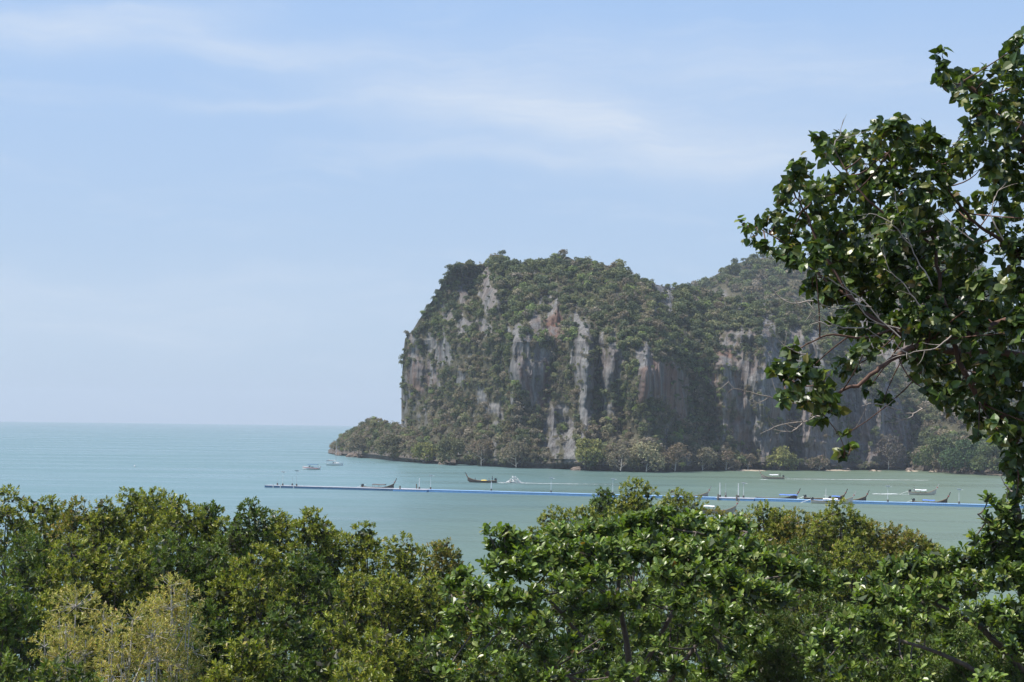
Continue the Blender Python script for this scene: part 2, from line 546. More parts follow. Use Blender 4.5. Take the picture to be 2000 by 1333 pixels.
def headland():
    NU, NV = 690, 280
    u = np.linspace(0, 1, NU); v = np.linspace(0, 1, NV)
    U, Vv = np.meshgrid(u, v)
    # the left outline as a function of relative height
    L = np.array(A_LEFT, float); tl = (L[0, 1] - L[:, 1]) / (L[0, 1] - L[-1, 1])
    xl = np.interp(Vv, tl, L[:, 0])
    px = xl + (1815 - xl) * U ** 0.92
    ridge = interp(px, A_RIDGE); shore = interp(px, A_SHORE)
    # on the steep left outline the rows follow the outline itself
    yl = np.interp(Vv, tl, L[:, 1])
    py_full = shore + (ridge - shore) * Vv
    wgt = np.clip((px - xl) / 90.0, 0, 1); wgt = wgt * wgt * (3 - 2 * wgt)
    py = yl * (1 - wgt) + py_full * wgt
    Y0 = sea(px, shore)[..., 1]
    t = np.clip((shore - py) / np.maximum(shore - ridge, 30), 0, 1.2)
    prof = [(0, 5.0), (.012, 4.2), (.03, 0.5), (.06, 2), (.20, 19), (.30, 25), (.45, 27), (.62, 31), (.72, 44), (.85, 66), (1.0, 100)]
    setb = interp(t, prof)
    # steeper wall on the right-hand part: hardly any scree
    wall = np.clip((px - 1380) / 80, 0, 1) * np.clip((1790 - px) / 30, 0, 1)
    setb = setb * (1 - wall) + wall * interp(t, [(0, 4), (.012, 4), (.03, 0), (.08, 4), (.5, 12), (.8, 24), (1, 60)])
    gate = np.clip((px - xl) / 60.0, 0, 1)
    wx = (fbm(np.stack([px / 30, py / 50, px * 0], -1), 60, 3) - .5) * 26
    rel = np.zeros_like(px)
    for bx, hw, mm, t0, t1 in BUMP_X:
        e = np.exp(-((px + wx - bx) / hw) ** 2)
        rel += mm * e * np.clip((t - t0) / .05 + .3, 0, 1) * np.clip((t1 - t) / .06, 0, 1)
    X0 = px * Y0 / F_PX; zz = t * 105
    n1 = fbm(np.stack([X0 / 34, zz / 55, X0 * 0], -1), 21, 4) - .5
    n2 = 0.5 - np.abs(fbm(np.stack([X0 / 9, zz / 60, X0 * 0 + 4], -1), 33, 4) - .5) * 4
    n3 = fbm(np.stack([X0 / 2.6, zz / 16, X0 * 0 + 2], -1), 45, 4) - .5
    ledge = fbm(np.stack([X0 / 26, zz / 6.5, X0 * 0 + 8], -1), 51, 3) - .5
    rk, ru = rock_mask(px, py)
    wallish = np.clip(t / .1, 0, 1)
    foot = fbm(np.stack([X0 / 7, zz * 0, X0 * 0 + 5], -1), 91, 4)
    setb = setb + np.where(t < .05, (foot - .5) * 16, 0) * gate
    rel = rel + 15 * n1 + (2.2 + 3.0 * rk) * n2 * wallish + (1.6 + 2.4 * rk) * n3 + 5.0 * ledge * wallish
    Yd = Y0 + (setb - rel) * (0.25 + 0.75 * gate) + (1 - gate) * 26
    P = at(px, py, Yd)
    P[0, :, 2] = -1.5
    rows = [P]; rkx = [rk]; rux = [ru]
    # down the back of the ridge
    for k, (dy, dz) in enumerate([(16, .95), (40, .80), (70, .5), (95, 0.0)]):
        Q = P[-1].copy(); Q[:, 1] += dy; Q[:, 0] *= Q[:, 1] / (Q[:, 1] - dy); Q[:, 2] = Q[:, 2] * dz - (1.5 if dz == 0 else 0)
        rows.append(Q[None]); rkx.append(rk[-1:] * 0 + .3); rux.append(ru[-1:] * 0)
    P = np.concatenate(rows); rk = np.concatenate(rkx); ru = np.concatenate(rux)
    # round the left corner and back
    cols = []
    for k, dy in enumerate([110, 70, 40, 20, 8]):
        Q = P[:, :1].copy(); nz = (fbm(np.stack([Q[..., 2] / 12, Q[..., 2] * 0 + k, Q[..., 2] * 0], -1), 77, 3) - .5) * 8
        Q[..., 0] *= (Q[..., 1] + dy) / Q[..., 1]; Q[..., 0] += 2 + dy * 0.10 + nz * .4; Q[..., 1] += dy + nz
        cols.append(Q)
    P = np.concatenate(cols + [P], 1); nk = len(cols)
    rk = np.concatenate([np.repeat(rk[:, :1], nk, 1) * 0 + .55, rk], 1); ru = np.concatenate([np.repeat(ru[:, :1], nk, 1), ru], 1)
    nv, nu = P.shape[:2]
    i = np.arange(nv - 1)[:, None] * nu + np.arange(nu - 1)[None]
    Q = np.stack([i, i + 1, i + nu + 1, i + nu], -1).reshape(-1, 4)
    o = mesh_obj('cliff', P.reshape(-1, 3), Q, M['rock'], smooth=False, attrs={'rock': rk, 'rust': ru})
    tag(o, 'tall grey and rust limestone headland rising straight from the bay', 'cliff', kind='structure')
    return P, rk, nk


B_RIDGE = [(1300, 640), (1345, 570), (1370, 557), (1400, 536), (1440, 515), (1475, 505), (1500, 506), (1540, 512), (1600, 505), (1660, 478), (1740, 440), (1790, 416), (1830, 424), (1870, 462), (1915, 530), (1945, 585), (1975, 650), (2010, 700), (2080, 730), (2200, 770), (2420, 800)]
B_SHORE = [(1300, 912), (1700, 912), (1790, 919), (1850, 924), (1920, 928), (1980, 931), (2100, 934), (2420, 938)]


def far_hill():
    NU, NV = 270, 160
    px, t = np.meshgrid(np.linspace(1300, 2420, NU), np.linspace(0, 1, NV))
    ridge = interp(px, B_RIDGE); shore = interp(px, B_SHORE); py = shore + (ridge - shore) * t
    Y0 = sea(px, shore)[..., 1]
    X0 = px * Y0 / F_PX; zz = t * 150
    setb = interp(t, [(0, 0), (.03, 3), (.12, 40), (.25, 70), (.4, 170), (.6, 190), (.8, 240), (1, 320)])
    n1 = fbm(np.stack([X0 / 40, zz / 45, X0 * 0], -1), 121, 4) - .5
    n3 = fbm(np.stack([X0 / 7, zz / 18, X0 * 0 + 2], -1), 145, 4) - .5
    rk = np.clip(fbm(np.stack([X0 / 22, zz / 40, X0 * 0], -1), 160, 4) * 3.2 - 1.5, 0, 1)
    for cx, cy, rx, ry in ((1835, 450, 40, 40), (1915, 720, 40, 45), (1700, 620, 60, 60), (1975, 740, 30, 30)):
        rk = np.maximum(rk, np.exp(-np.maximum(((px - cx) / rx) ** 2 + ((py - cy) / ry) ** 2 - .5, 0) * 2))
    low = np.clip((t - .25) / .1, 0, 1); rk = rk * low
    P = at(px, py, Y0 + setb - (30 * n1 + 8 * n3) * np.clip(t / .1, 0, 1))
    P[0, :, 2] = -1.5
    back = P[-1:].copy(); back[..., 1] += 150; back[..., 2] = -1.5
    P = np.concatenate([P, back]); rk = np.concatenate([rk, rk[-1:] * 0])
    ru = np.clip(fbm(np.stack([P[..., 0] / 30, P[..., 2] / 40, P[..., 0] * 0], -1), 170, 3) * 3 - 1.1, 0, 1)
    nv, nu = P.shape[:2]
    i = np.arange(nv - 1)[:, None] * nu + np.arange(nu - 1)[None]
    Q = np.stack([i, i + 1, i + nu + 1, i + nu], -1).reshape(-1, 4)
    tag(mesh_obj('far_hill', P.reshape(-1, 3), Q, M['rock'], attrs={'rock': rk, 'rust': ru}), 'hazy wooded limestone peak behind the headland on the right', 'hill', kind='structure')
    return P[:-1], rk[:-1]


P_RIDGE = [(641, 880), (650, 872), (665, 861), (690, 843), (712, 828), (732, 822), (750, 828), (775, 832), (800, 838), (860, 860), (900, 900)]
P_SHORE = [(641, 886), (655, 889), (690, 893), (740, 898), (790, 903), (840, 906), (900, 910)]


def low_point():
    NU, NV = 200, 60
    px, t = np.meshgrid(np.linspace(641, 890, NU), np.linspace(0, 1, NV))
    ridge = interp(px, P_RIDGE); shore = interp(px, P_SHORE); ridge = np.minimum(ridge, shore - 4); py = shore + (ridge - shore) * t
    Y0 = sea(px, shore)[..., 1]
    setb = interp(t, [(0, 4.5), (.06, 4), (.12, 0), (.2, 3), (.5, 14), (1, 40)])
    X0 = px * Y0 / F_PX; zz = t * 25
    n = (fbm(np.stack([X0 / 12, zz / 12, X0 * 0], -1), 221, 4) - .5) * 10 + (fbm(np.stack([X0 / 3, zz / 4, X0 * 0], -1), 225, 4) - .5) * 4
    P = at(px, py, Y0 + setb - n * np.clip(t / .1 + .2, 0, 1))
    P[0, :, 2] = -1.5
    b1 = P[-1:].copy(); b1[..., 1] += 30; b1[..., 2] *= .6; b2 = P[-1:].copy(); b2[..., 1] += 55; b2[..., 2] = -1.5
    P = np.concatenate([P, b1, b2])
    rk = np.clip(1.1 - P[..., 2] / 5 + (fbm(P / 5, 230, 3) - .5), 0, 1)
    nv, nu = P.shape[:2]
    i = np.arange(nv - 1)[:, None] * nu + np.arange(nu - 1)[None]
    Q = np.stack([i, i + 1, i + nu + 1, i + nu], -1).reshape(-1, 4)
    tag(mesh_obj('rocky_point', P.reshape(-1, 3), Q, M['rock'], attrs={'rock': rk, 'rust': rk * .4}), 'low scrubby point of land running out at the foot of the headland', 'headland', kind='structure')
    return P[:-2], rk[:-2]


PA, RA, NKA = headland()
PB, RB = far_hill()
PP, RP = low_point()

# ------------------------------------------------------------------ scrub and trees on the cliff (one mass)
PAL = 1.9 * np.array([(.068, .080, .038), (.055, .066, .036), (.080, .090, .042), (.098, .100, .050), (.115, .100, .064), (.105, .086, .060), (.13, .112, .086), (.105, .13, .045), (.048, .060, .034)])


def clump_mesh(name, seed, n=230, dry=False):
    """an uneven tree crown: leaf sprays on several lobes, stems inside"""
    r = np.random.default_rng(seed)
    L = []
    for k in range(r.integers(5, 8)):
        a = r.uniform(0, 6.28); d = r.uniform(.2, .62)
        L.append((d * math.cos(a), d * math.sin(a), r.uniform(.05, .8), r.uniform(.28, .48)))
    L.append((0, 0, .55, .5)); L = np.array(L)
    li = r.integers(0, len(L), n); D = r.normal(size=(n, 3)); D /= np.linalg.norm(D, axis=1, keepdims=True)
    D[:, 2] = np.where(D[:, 2] < -.4, -D[:, 2], D[:, 2])
    C = L[li, :3] + D * (L[li, 3] * r.uniform(.7, 1.08, n))[:, None]
    Nn = D + r.normal(size=(n, 3)) * .55; Nn /= np.linalg.norm(Nn, axis=1, keepdims=True)
    A = np.cross(Nn, r.normal(size=(n, 3))); A /= np.linalg.norm(A, axis=1, keepdims=True); B = np.cross(Nn, A)
    s = r.uniform(.07, .15, n)[:, None] * (0.75 if dry else 1)
    k1, k2 = r.uniform(.5, 1.3, (n, 1)), r.uniform(.5, 1.3, (n, 1))
    V = np.stack([C - A * s * k1, C - B * s * k2 - Nn * s * .3, C + A * s, C + B * s + Nn * s * .25], 1).reshape(-1, 3)
    Q = (np.arange(n) * 4)[:, None] + np.arange(4)[None]
    T = Tubes(); T.add([(0, 0, -.5), (.02, .02, .1), (0, 0, .5)], [.05, .035, .02], 4)
    for k in range(5 if not dry else 12):
        e = L[k % len(L), :3] + r.normal(size=3) * (.05 if not dry else .25)
        T.add(bez((0, 0, -.1), (e[0] * .4, e[1] * .4, .2), e, 4), np.linspace(.025, .008, 4), 3)
    me = mesh_data(name, V, Q, M['far_leaf'])
    tv = np.concatenate(T.V); tq = np.concatenate(T.Q)
    me2 = mesh_data(name, np.concatenate([V, tv]), np.concatenate([Q, tq + len(V)]), M['far_leaf'])
    bpy.data.meshes.remove(me)
    return me2


PROTO = bpy.data.collections.new('clump_shapes')      # only a library for the scatter, never linked to the scene
for k in range(9):
    ob = bpy.data.objects.new('clump_shape_%d' % k, clump_mesh('clump_shape', 500 + k, 230 if k < 6 else 120, k >= 6))
    PROTO.objects.link(ob)
NPROTO = 9


def cell_points(P, rk, n, rng, keep):
    a = P[:-1, :-1]; b = P[:-1, 1:]; c = P[1:, :-1]
    ar = np.linalg.norm(np.cross(b - a, c - a), axis=-1)
    w_ = ar * keep(rk[:-1, :-1], a)
    # favour what faces the bay, not area hidden by foreshortening alone
    pr = (w_ / w_.sum()).ravel()
    idx = rng.choice(len(pr), n, p=pr)
    i, j = np.unravel_index(idx, ar.shape)
    f, g = rng.random(n)[:, None], rng.random(n)[:, None]
    pos = P[i, j] + (P[i, j + 1] - P[i, j]) * f + (P[i + 1, j] - P[i, j]) * g
    nr = np.cross(P[i, j + 1] - P[i, j], P[i + 1, j] - P[i, j]); nr /= np.linalg.norm(nr, axis=1, keepdims=True) + 1e-9
    nr[nr[:, 1] > 0] *= -1
    return pos, nr, rk[i, j]


def scatter(name, label, sets):
    pos = np.concatenate([s[0] for s in sets]); sc = np.concatenate([s[1] for s in sets]); tint = np.concatenate([s[2] for s in sets]); idx = np.concatenate([s[3] for s in sets])
    n = len(pos); rng = np.random.default_rng(5)
    me = bpy.data.meshes.new(name); me.vertices.add(n); me.vertices.foreach_set('co', pos.astype(np.float32).ravel())
    a = me.attributes.new('tint', 'FLOAT_COLOR', 'POINT'); t4 = np.ones((n, 4), np.float32); t4[:, :3] = tint; a.data.foreach_set('color', t4.ravel())
    a = me.attributes.new('size', 'FLOAT_VECTOR', 'POINT'); a.data.foreach_set('vector', sc.astype(np.float32).ravel())
    a = me.attributes.new('turn', 'FLOAT_VECTOR', 'POINT'); rv = np.zeros((n, 3), np.float32); rv[:, 2] = rng.uniform(0, 6.28, n); rv[:, :2] = rng.normal(size=(n, 2)) * .12; a.data.foreach_set('vector', rv.ravel())
    a = me.attributes.new('pick', 'INT', 'POINT'); a.data.foreach_set('value', idx.astype(np.int32))
    me.materials.append(M['far_leaf'])
    o = bpy.data.objects.new(name, me); COL.objects.link(o)
    ng = bpy.data.node_groups.new(name, 'GeometryNodeTree')
    ng.interface.new_socket('Geometry', in_out='INPUT', socket_type='NodeSocketGeometry')
    ng.interface.new_socket('Geometry', in_out='OUTPUT', socket_type='NodeSocketGeometry')
    N = ng.nodes; gi = N.new('NodeGroupInput'); go = N.new('NodeGroupOutput')
    ci = N.new('GeometryNodeCollectionInfo'); ci.inputs[0].default_value = PROTO; ci.inputs[1].default_value = True; ci.inputs[2].default_value = True
    ip = N.new('GeometryNodeInstanceOnPoints'); ip.inputs['Pick Instance'].default_value = True

    def attr(nm, ty):
        d = N.new('GeometryNodeInputNamedAttribute'); d.data_type = ty; d.inputs[0].default_value = nm
        return d.outputs[0]
    lk = ng.links.new
    lk(gi.outputs[0], ip.inputs['Points']); lk(ci.outputs[0], ip.inputs['Instance'])
    lk(attr('pick', 'INT'), ip.inputs['Instance Index']); lk(attr('size', 'FLOAT_VECTOR'), ip.inputs['Scale'])
    e2r = N.new('FunctionNodeEulerToRotation'); lk(attr('turn', 'FLOAT_VECTOR'), e2r.inputs[0]); lk(e2r.outputs[0], ip.inputs['Rotation'])
    lk(ip.outputs[0], go.inputs[0])
    md = o.modifiers.new('scatter', 'NODES'); md.node_group = ng
    tag(o, label, 'vegetation', kind='stuff')
    return o


def tints(pos, rng, n, dryness, hue_seed):
    """colour by patches of kin: evergreen high up, dry deciduous low down"""
    f = fbm(pos / 16, hue_seed, 3) + rng.normal(size=n) * .17
    g = np.clip(dryness + (f - .5) * 2.2, 0, 1)
    wet = PAL[rng.choice([0, 1, 2, 7, 8, 3], n, p=[.25, .25, .2, .08, .12, .1])]
    dry = PAL[rng.choice([3, 4, 5, 6], n, p=[.28, .26, .24, .22])]
    m = (rng.random(n) < g)[:, None]
    return np.where(m, dry, wet) * rng.uniform(.75, 1.3, (n, 1)), m[:, 0]


def forest():
    rng = np.random.default_rng(42); sets = []
    for (P, rk, n, smin, smax, seed) in ((PA[:284, NKA:], RA[:284, NKA:], 14000, 1.0, 3.7, 61), (PB, RB, 6000, 2.2, 5.0, 63), (PP, RP, 1300, 1.2, 2.8, 65)):
        pos, nr, r = cell_points(P, rk, n, rng, lambda k, p: np.where(p[..., 2] > .7 + 2.2 * vnoise(p / 9.0, 3), np.clip(1.05 - k * 1.2, .13, 1), 0))
        steep = np.clip(1 - np.abs(nr[:, 2]) * 1.2, 0, 1)
        size = smin + (smax - smin) * rng.random(n) ** 2.0
        size = size * (1 - .5 * np.clip(r, 0, 1)) * (1.05 - .3 * steep)
        z = pos[:, 2]
        dr = np.clip(.85 - z / 90, .22, .85) if P is not PB else np.full(n, .32)
        tn, isdry = tints(pos, rng, n, dr, seed)
        idx = np.where(isdry & (rng.random(n) < .55), rng.integers(6, 9, n), rng.integers(0, 6, n))
        p2 = pos - nr * 0 + np.array([0, 0, -.15]) * size[:, None] + nr * (size * .25)[:, None]
        sc = size[:, None] * np.stack([rng.uniform(.85, 1.2, n), rng.uniform(.85, 1.2, n), rng.uniform(.75, 1.25, n)], -1)
        sets.append((p2, sc, tn, idx))
    # bushes clinging to the left corner of the headland
    n = 420; pos, nr, r = cell_points(PA[:284, NKA - 2:NKA + 26], RA[:284, NKA - 2:NKA + 26] * 0, n, rng, lambda k, p: np.where(p[..., 2] > 25, 1, 0))
    size = rng.uniform(.8, 2.4, n); tn, isdry = tints(pos, rng, n, np.full(n, .4), 69)
    sets.append((pos + nr * (size * .2)[:, None], np.repeat(size[:, None], 3, 1), tn, rng.integers(0, 9, n)))
    # wooded foot of the far hill
    n = 900; pos, nr, r = cell_points(PB[:24], RB[:24], n, rng, lambda k, p: np.where((p[..., 2] > .6) & (p[..., 0] > 150), 1, 0))
    size = rng.uniform(2.0, 4.6, n); tn, isdry = tints(pos, rng, n, np.full(n, .2), 67)
    sets.append((pos, np.repeat(size[:, None], 3, 1), tn * 1.1, rng.integers(0, 6, n)))
    scatter('cliff_forest', 'dry scrub and evergreen trees clothing the cliffs and hill', sets)


forest()



# ------------------------------------------------------------------ foliage builders
def leaf_kites(base, d, nrm, ln, wd, fold=.18):
    """small leaves: two triangles folded along the midrib"""
    side = np.cross(d, nrm); side /= np.linalg.norm(side, axis=1, keepdims=True) + 1e-9
    up = np.cross(side, d)
    mid = base + d * (ln * .52)[:, None] + up * (ln * fold * .6)[:, None]
    a = mid + side * (wd / 2)[:, None]; b = mid - side * (wd / 2)[:, None]
    tip = base + d * ln[:, None] - up * (ln * .05)[:, None]
    V = np.stack([base, a, tip, b], 1).reshape(-1, 3)
    i = np.arange(len(base))[:, None] * 4
    T = np.concatenate([i + np.array([[0, 1, 2]]), i + np.array([[0, 2, 3]])])
    return V, [T], 4


def leaf_broad(base, d, nrm, ln, wd, w1, w2, curl=.12):
    """big leaves: midrib and two curved halves with a rounded outline"""
    side = np.cross(d, nrm); side /= np.linalg.norm(side, axis=1, keepdims=True) + 1e-9
    up = np.cross(side, d); L = ln[:, None]; H = (wd / 2)[:, None]
    f = .22; heart = w1 > w2
    st = ((.10, .62), (.36, 1.0), (.70, .60)) if heart else ((.34, .60), (.64, 1.0), (.88, .72))
    mid = [base + d * L * p - up * L * curl * p * p for p, _ in st]
    lf = [q + side * H * w_ + up * H * f * w_ - (d * L * .10 if (heart and i == 0) else 0) for i, (q, (p, w_)) in enumerate(zip(mid, st))]
    rt = [q - side * H * w_ + up * H * f * w_ - (d * L * .10 if (heart and i == 0) else 0) for i, (q, (p, w_)) in enumerate(zip(mid, st))]
    V = np.stack([base] + mid + [base + d * L - up * L * curl] + lf + rt, 1).reshape(-1, 3)
    i = np.arange(len(base))[:, None] * 11
    T = np.concatenate([i + np.array([q]) for q in ([0, 1, 5], [3, 4, 7], [0, 8, 1], [3, 10, 4])])
    Q = np.concatenate([i + np.array([q]) for q in ([1, 2, 6, 5], [2, 3, 7, 6], [1, 8, 9, 2], [2, 9, 10, 3])])
    return V, [T, Q], 11


def unit(v):
    return v / (np.linalg.norm(v, axis=-1, keepdims=True) + 1e-9)


def rosettes(rng, lobes, per, k, spread=(48, 80), flat=.85, upb=.55, inner=.55):
    """lobes (n,4) -> leaf bases, directions, normals, lobe index, how far out"""
    cnt = np.maximum(3, (np.asarray(per) * (lobes[:, 3] ** 2))).astype(int)
    li = np.repeat(np.arange(len(lobes)), cnt); n = len(li)
    D = unit(rng.normal(size=(n, 3)) + np.array([0, 0, .25]))
    out = inner + (1 - inner) * rng.random(n) ** .55
    C = lobes[li, :3] + D * (lobes[li, 3] * out)[:, None] * np.array([1, 1, flat])
    ax = unit(D * .75 + np.array([0, 0, upb]) + rng.normal(size=(n, 3)) * .25)
    ref = unit(np.cross(ax, rng.normal(size=(n, 3)))); ref2 = np.cross(ax, ref)
    ph = np.arange(k)[None] * 2.4 + rng.uniform(0, 6.28, (n, 1)) + rng.normal(size=(n, k)) * .3
    th = np.radians(rng.uniform(spread[0], spread[1], (n, k)) * (0.55 + .45 * np.arange(k)[None] / max(1, k - 1)))
    rad = ref[:, None] * np.cos(ph)[..., None] + ref2[:, None] * np.sin(ph)[..., None]
    dv = ax[:, None] * np.cos(th)[..., None] + rad * np.sin(th)[..., None]
    nv = ax[:, None] * np.sin(th)[..., None] - rad * np.cos(th)[..., None]
    nv = unit(nv + rng.normal(size=nv.shape) * .3)
    B = np.repeat(C[:, None], k, 1) - ax[:, None] * (np.arange(k) * .012)[None, :, None]
    rep = lambda q: np.repeat(q, k)
    return B.reshape(-1, 3), unit(dv.reshape(-1, 3)), nv.reshape(-1, 3), rep(li), rep(out), C, li


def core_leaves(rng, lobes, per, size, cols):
    """large leaves filling the inside of the crown, tinted dark to paint its inner shade"""
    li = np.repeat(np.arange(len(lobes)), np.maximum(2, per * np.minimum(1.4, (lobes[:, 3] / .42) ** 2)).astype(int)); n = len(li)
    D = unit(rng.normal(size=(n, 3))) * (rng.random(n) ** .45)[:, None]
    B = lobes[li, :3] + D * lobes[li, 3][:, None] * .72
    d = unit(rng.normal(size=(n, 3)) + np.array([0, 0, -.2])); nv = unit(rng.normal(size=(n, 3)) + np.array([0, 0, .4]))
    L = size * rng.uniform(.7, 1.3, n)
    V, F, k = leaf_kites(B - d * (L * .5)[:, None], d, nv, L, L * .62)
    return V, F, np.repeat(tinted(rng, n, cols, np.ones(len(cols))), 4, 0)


def join_leaves(a, b):
    (V1, F1, t1), (V2, F2, t2) = a, b
    return np.concatenate([V1, V2]), list(F1) + [f + len(V1) for f in F2], np.concatenate([t1, t2])


def tinted(rng, n, cols, probs, jit=.38):
    c = np.asarray(cols)[rng.choice(len(cols), n, p=np.asarray(probs) / np.sum(probs))]
    return c * rng.uniform(1 - jit, 1 + jit, (n, 1)) * (1 + rng.normal(size=(n, 3)) * .05)


def skeleton(rng, base, lobes, tips, tl, r0, limb_n=8, twig_every=7, lean=.15):
    """trunk, limbs to the lobes, twigs to the leaf tufts"""
    top = lobes[np.argmax(lobes[:, 2])][:3]; cen = lobes[:, :3].mean(0)
    n = 10; tt = np.linspace(0, 1, n)
    trunk = base + (np.array([top[0] * .6 + cen[0] * .4, top[1] * .6 + cen[1] * .4, top[2] - .15]) - base) * tt[:, None]
    wob = np.cumsum(rng.normal(size=(n, 2)) * lean * .3, 0); wob -= wob[-1] * tt[:, None]; trunk[:, :2] += wob * (tt > 0)[:, None]
    T = Tubes(); T.add(trunk, r0 * (1 - .86 * tt), 7)
    W_ = Tubes()
    for i, L in enumerate(lobes):
        zt = np.clip(L[2] - rng.uniform(.5, 1.3) * (1 + L[3]), trunk[0, 2] + .3, trunk[-1, 2] - .2)
        j = np.interp(zt, trunk[:, 2], np.arange(n)); p0 = np.array([np.interp(zt, trunk[:, 2], trunk[:, k]) for k in range(3)])
        mid = (p0 + L[:3]) / 2 + np.array([0, 0, -.12]) + rng.normal(size=3) * .12
        rr = r0 * .32
        T.add(bez(p0, mid, L[:3], 5), np.linspace(rr, rr * .3, 5), 4)
    for q in range(0, len(tips), twig_every):
        c = lobes[tl[q], :3]; e = tips[q]
        W_.add(bez(c - (e - c) * .1, (c + e) / 2 + rng.normal(size=3) * .05, e, 4), [r0 * .09, r0 * .075, r0 * .06, r0 * .03], 3)
    return T, W_


MG_GROUP = 'mangroves on the tidal flat'


def mangrove(spec, seed):
    px, py, wpx, Y, look, label = spec
    rng = np.random.default_rng(seed)
    top = at(px, py, Y); wm = wpx * Y / F_PX
    wm *= 1.0 if look in ('bush', 'olive') else 1.3
    hgt = {'bush': 2.2, 'olive': 4.6}.get(look, 5.6)
    r0 = float(np.clip(wm * .30, .24, .62)); lob = [(*(top - [0, 0, r0]), r0)]
    n = {'bush': 12, 'olive': 24}.get(look, 24)
    for k in range(n):
        f = (k + .6) / n; dz = r0 * 1.1 + f * (hgt - r0) * (.55 + .45 * f)
        R = wm * .5 * (.56 + .55 * min(1, f * 2.2)); r = rng.uniform(.34, .62) * (.8 if look == 'olive' else 1)
        a = k * 2.4 + rng.uniform(-.5, .5); q = R * math.sqrt(rng.uniform(.08, 1.0))
        lob.append((top[0] + q * math.cos(a), top[1] + q * .8 * math.sin(a), top[2] - dz - rng.uniform(0, .25), r))
    lob = np.array(lob)
    gz = float(ground_z(top[0], top[1]))
    base = np.array([top[0] + rng.normal() * .3, top[1] + rng.normal() * .3, max(gz, -0.4) - .05])
    per, k, ln, wd = {'olive': (300, 7, .090, .028), 'bush': (480, 8, .085, .024), 'dark': (145, 8, .130, .056)}.get(look, (182, 8, .122, .051))
    B, d, nv, li, out, C, cl = rosettes(rng, lob, per, k, spread=(40, 82), upb=.7, inner=.45)
    m = len(B); L = ln * rng.uniform(.65, 1.15, m)
    if look == 'olive':
        tn = tinted(rng, m, [(.40, .36, .11), (.48, .42, .16), (.31, .31, .09), (.50, .40, .19)], [4, 3, 3, 1])
    elif look == 'bush':
        tn = tinted(rng, m, [(.085, .13, .03), (.12, .16, .04), (.16, .17, .07)], [4, 3, 1])
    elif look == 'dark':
        tn = tinted(rng, m, [(.085, .13, .025), (.115, .165, .03), (.165, .20, .045)], [4, 4, 2])  # darker leaf tints; in the undergrowth they paint the interior shade
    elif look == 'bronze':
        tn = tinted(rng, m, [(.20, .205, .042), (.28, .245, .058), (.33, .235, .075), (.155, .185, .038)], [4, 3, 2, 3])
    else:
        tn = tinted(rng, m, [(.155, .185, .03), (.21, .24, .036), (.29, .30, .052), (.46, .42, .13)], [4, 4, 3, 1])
    V, F, _ = leaf_kites(B, d, nv, L, L * wd / ln); tv = np.repeat(tn, 4, 0)
    if look != 'olive': V, F, tv = join_leaves((V, F, tv), core_leaves(rng, lob, 26, .19, [(.05, .075, .02), (.065, .085, .025), (.06, .06, .03)]))  # dark core tints: shade inside the crown put into the leaf colour
    t = empty('mangrove_tree' if look != 'bush' else 'mangrove_bush', base)
    tag(t, label, 'mangrove', MG_GROUP)
    T, Wg = skeleton(rng, base, lob, C, cl, {'bush': .04, 'olive': .065}.get(look, .09), twig_every=4 if look == 'olive' else 22)
    if look == 'olive':
        for q in range(1, 8):
            e = lob[q, :3] + np.array([0, 0, lob[q, 3] * .6]); b0 = base + np.array([(e[0] - base[0]) * .55, (e[1] - base[1]) * .4 - .15, 3.])
            T.add(bez(b0, (b0 + e) / 2 + np.array([rng.normal() * .12, -.1, 0]), e, 8), np.linspace(.034, .010, 8), 5)
    bark = M['pale_bark'] if look in ('olive',) else M['bark']
    T.obj('trunk', bark, t)
    tag(Wg.obj('twigs', M['pale_bark'] if look == 'olive' else M['bark'], t), kind='stuff')
    tag(mesh_obj('crown', V, F, M['leaf'], t, tv), kind='stuff')


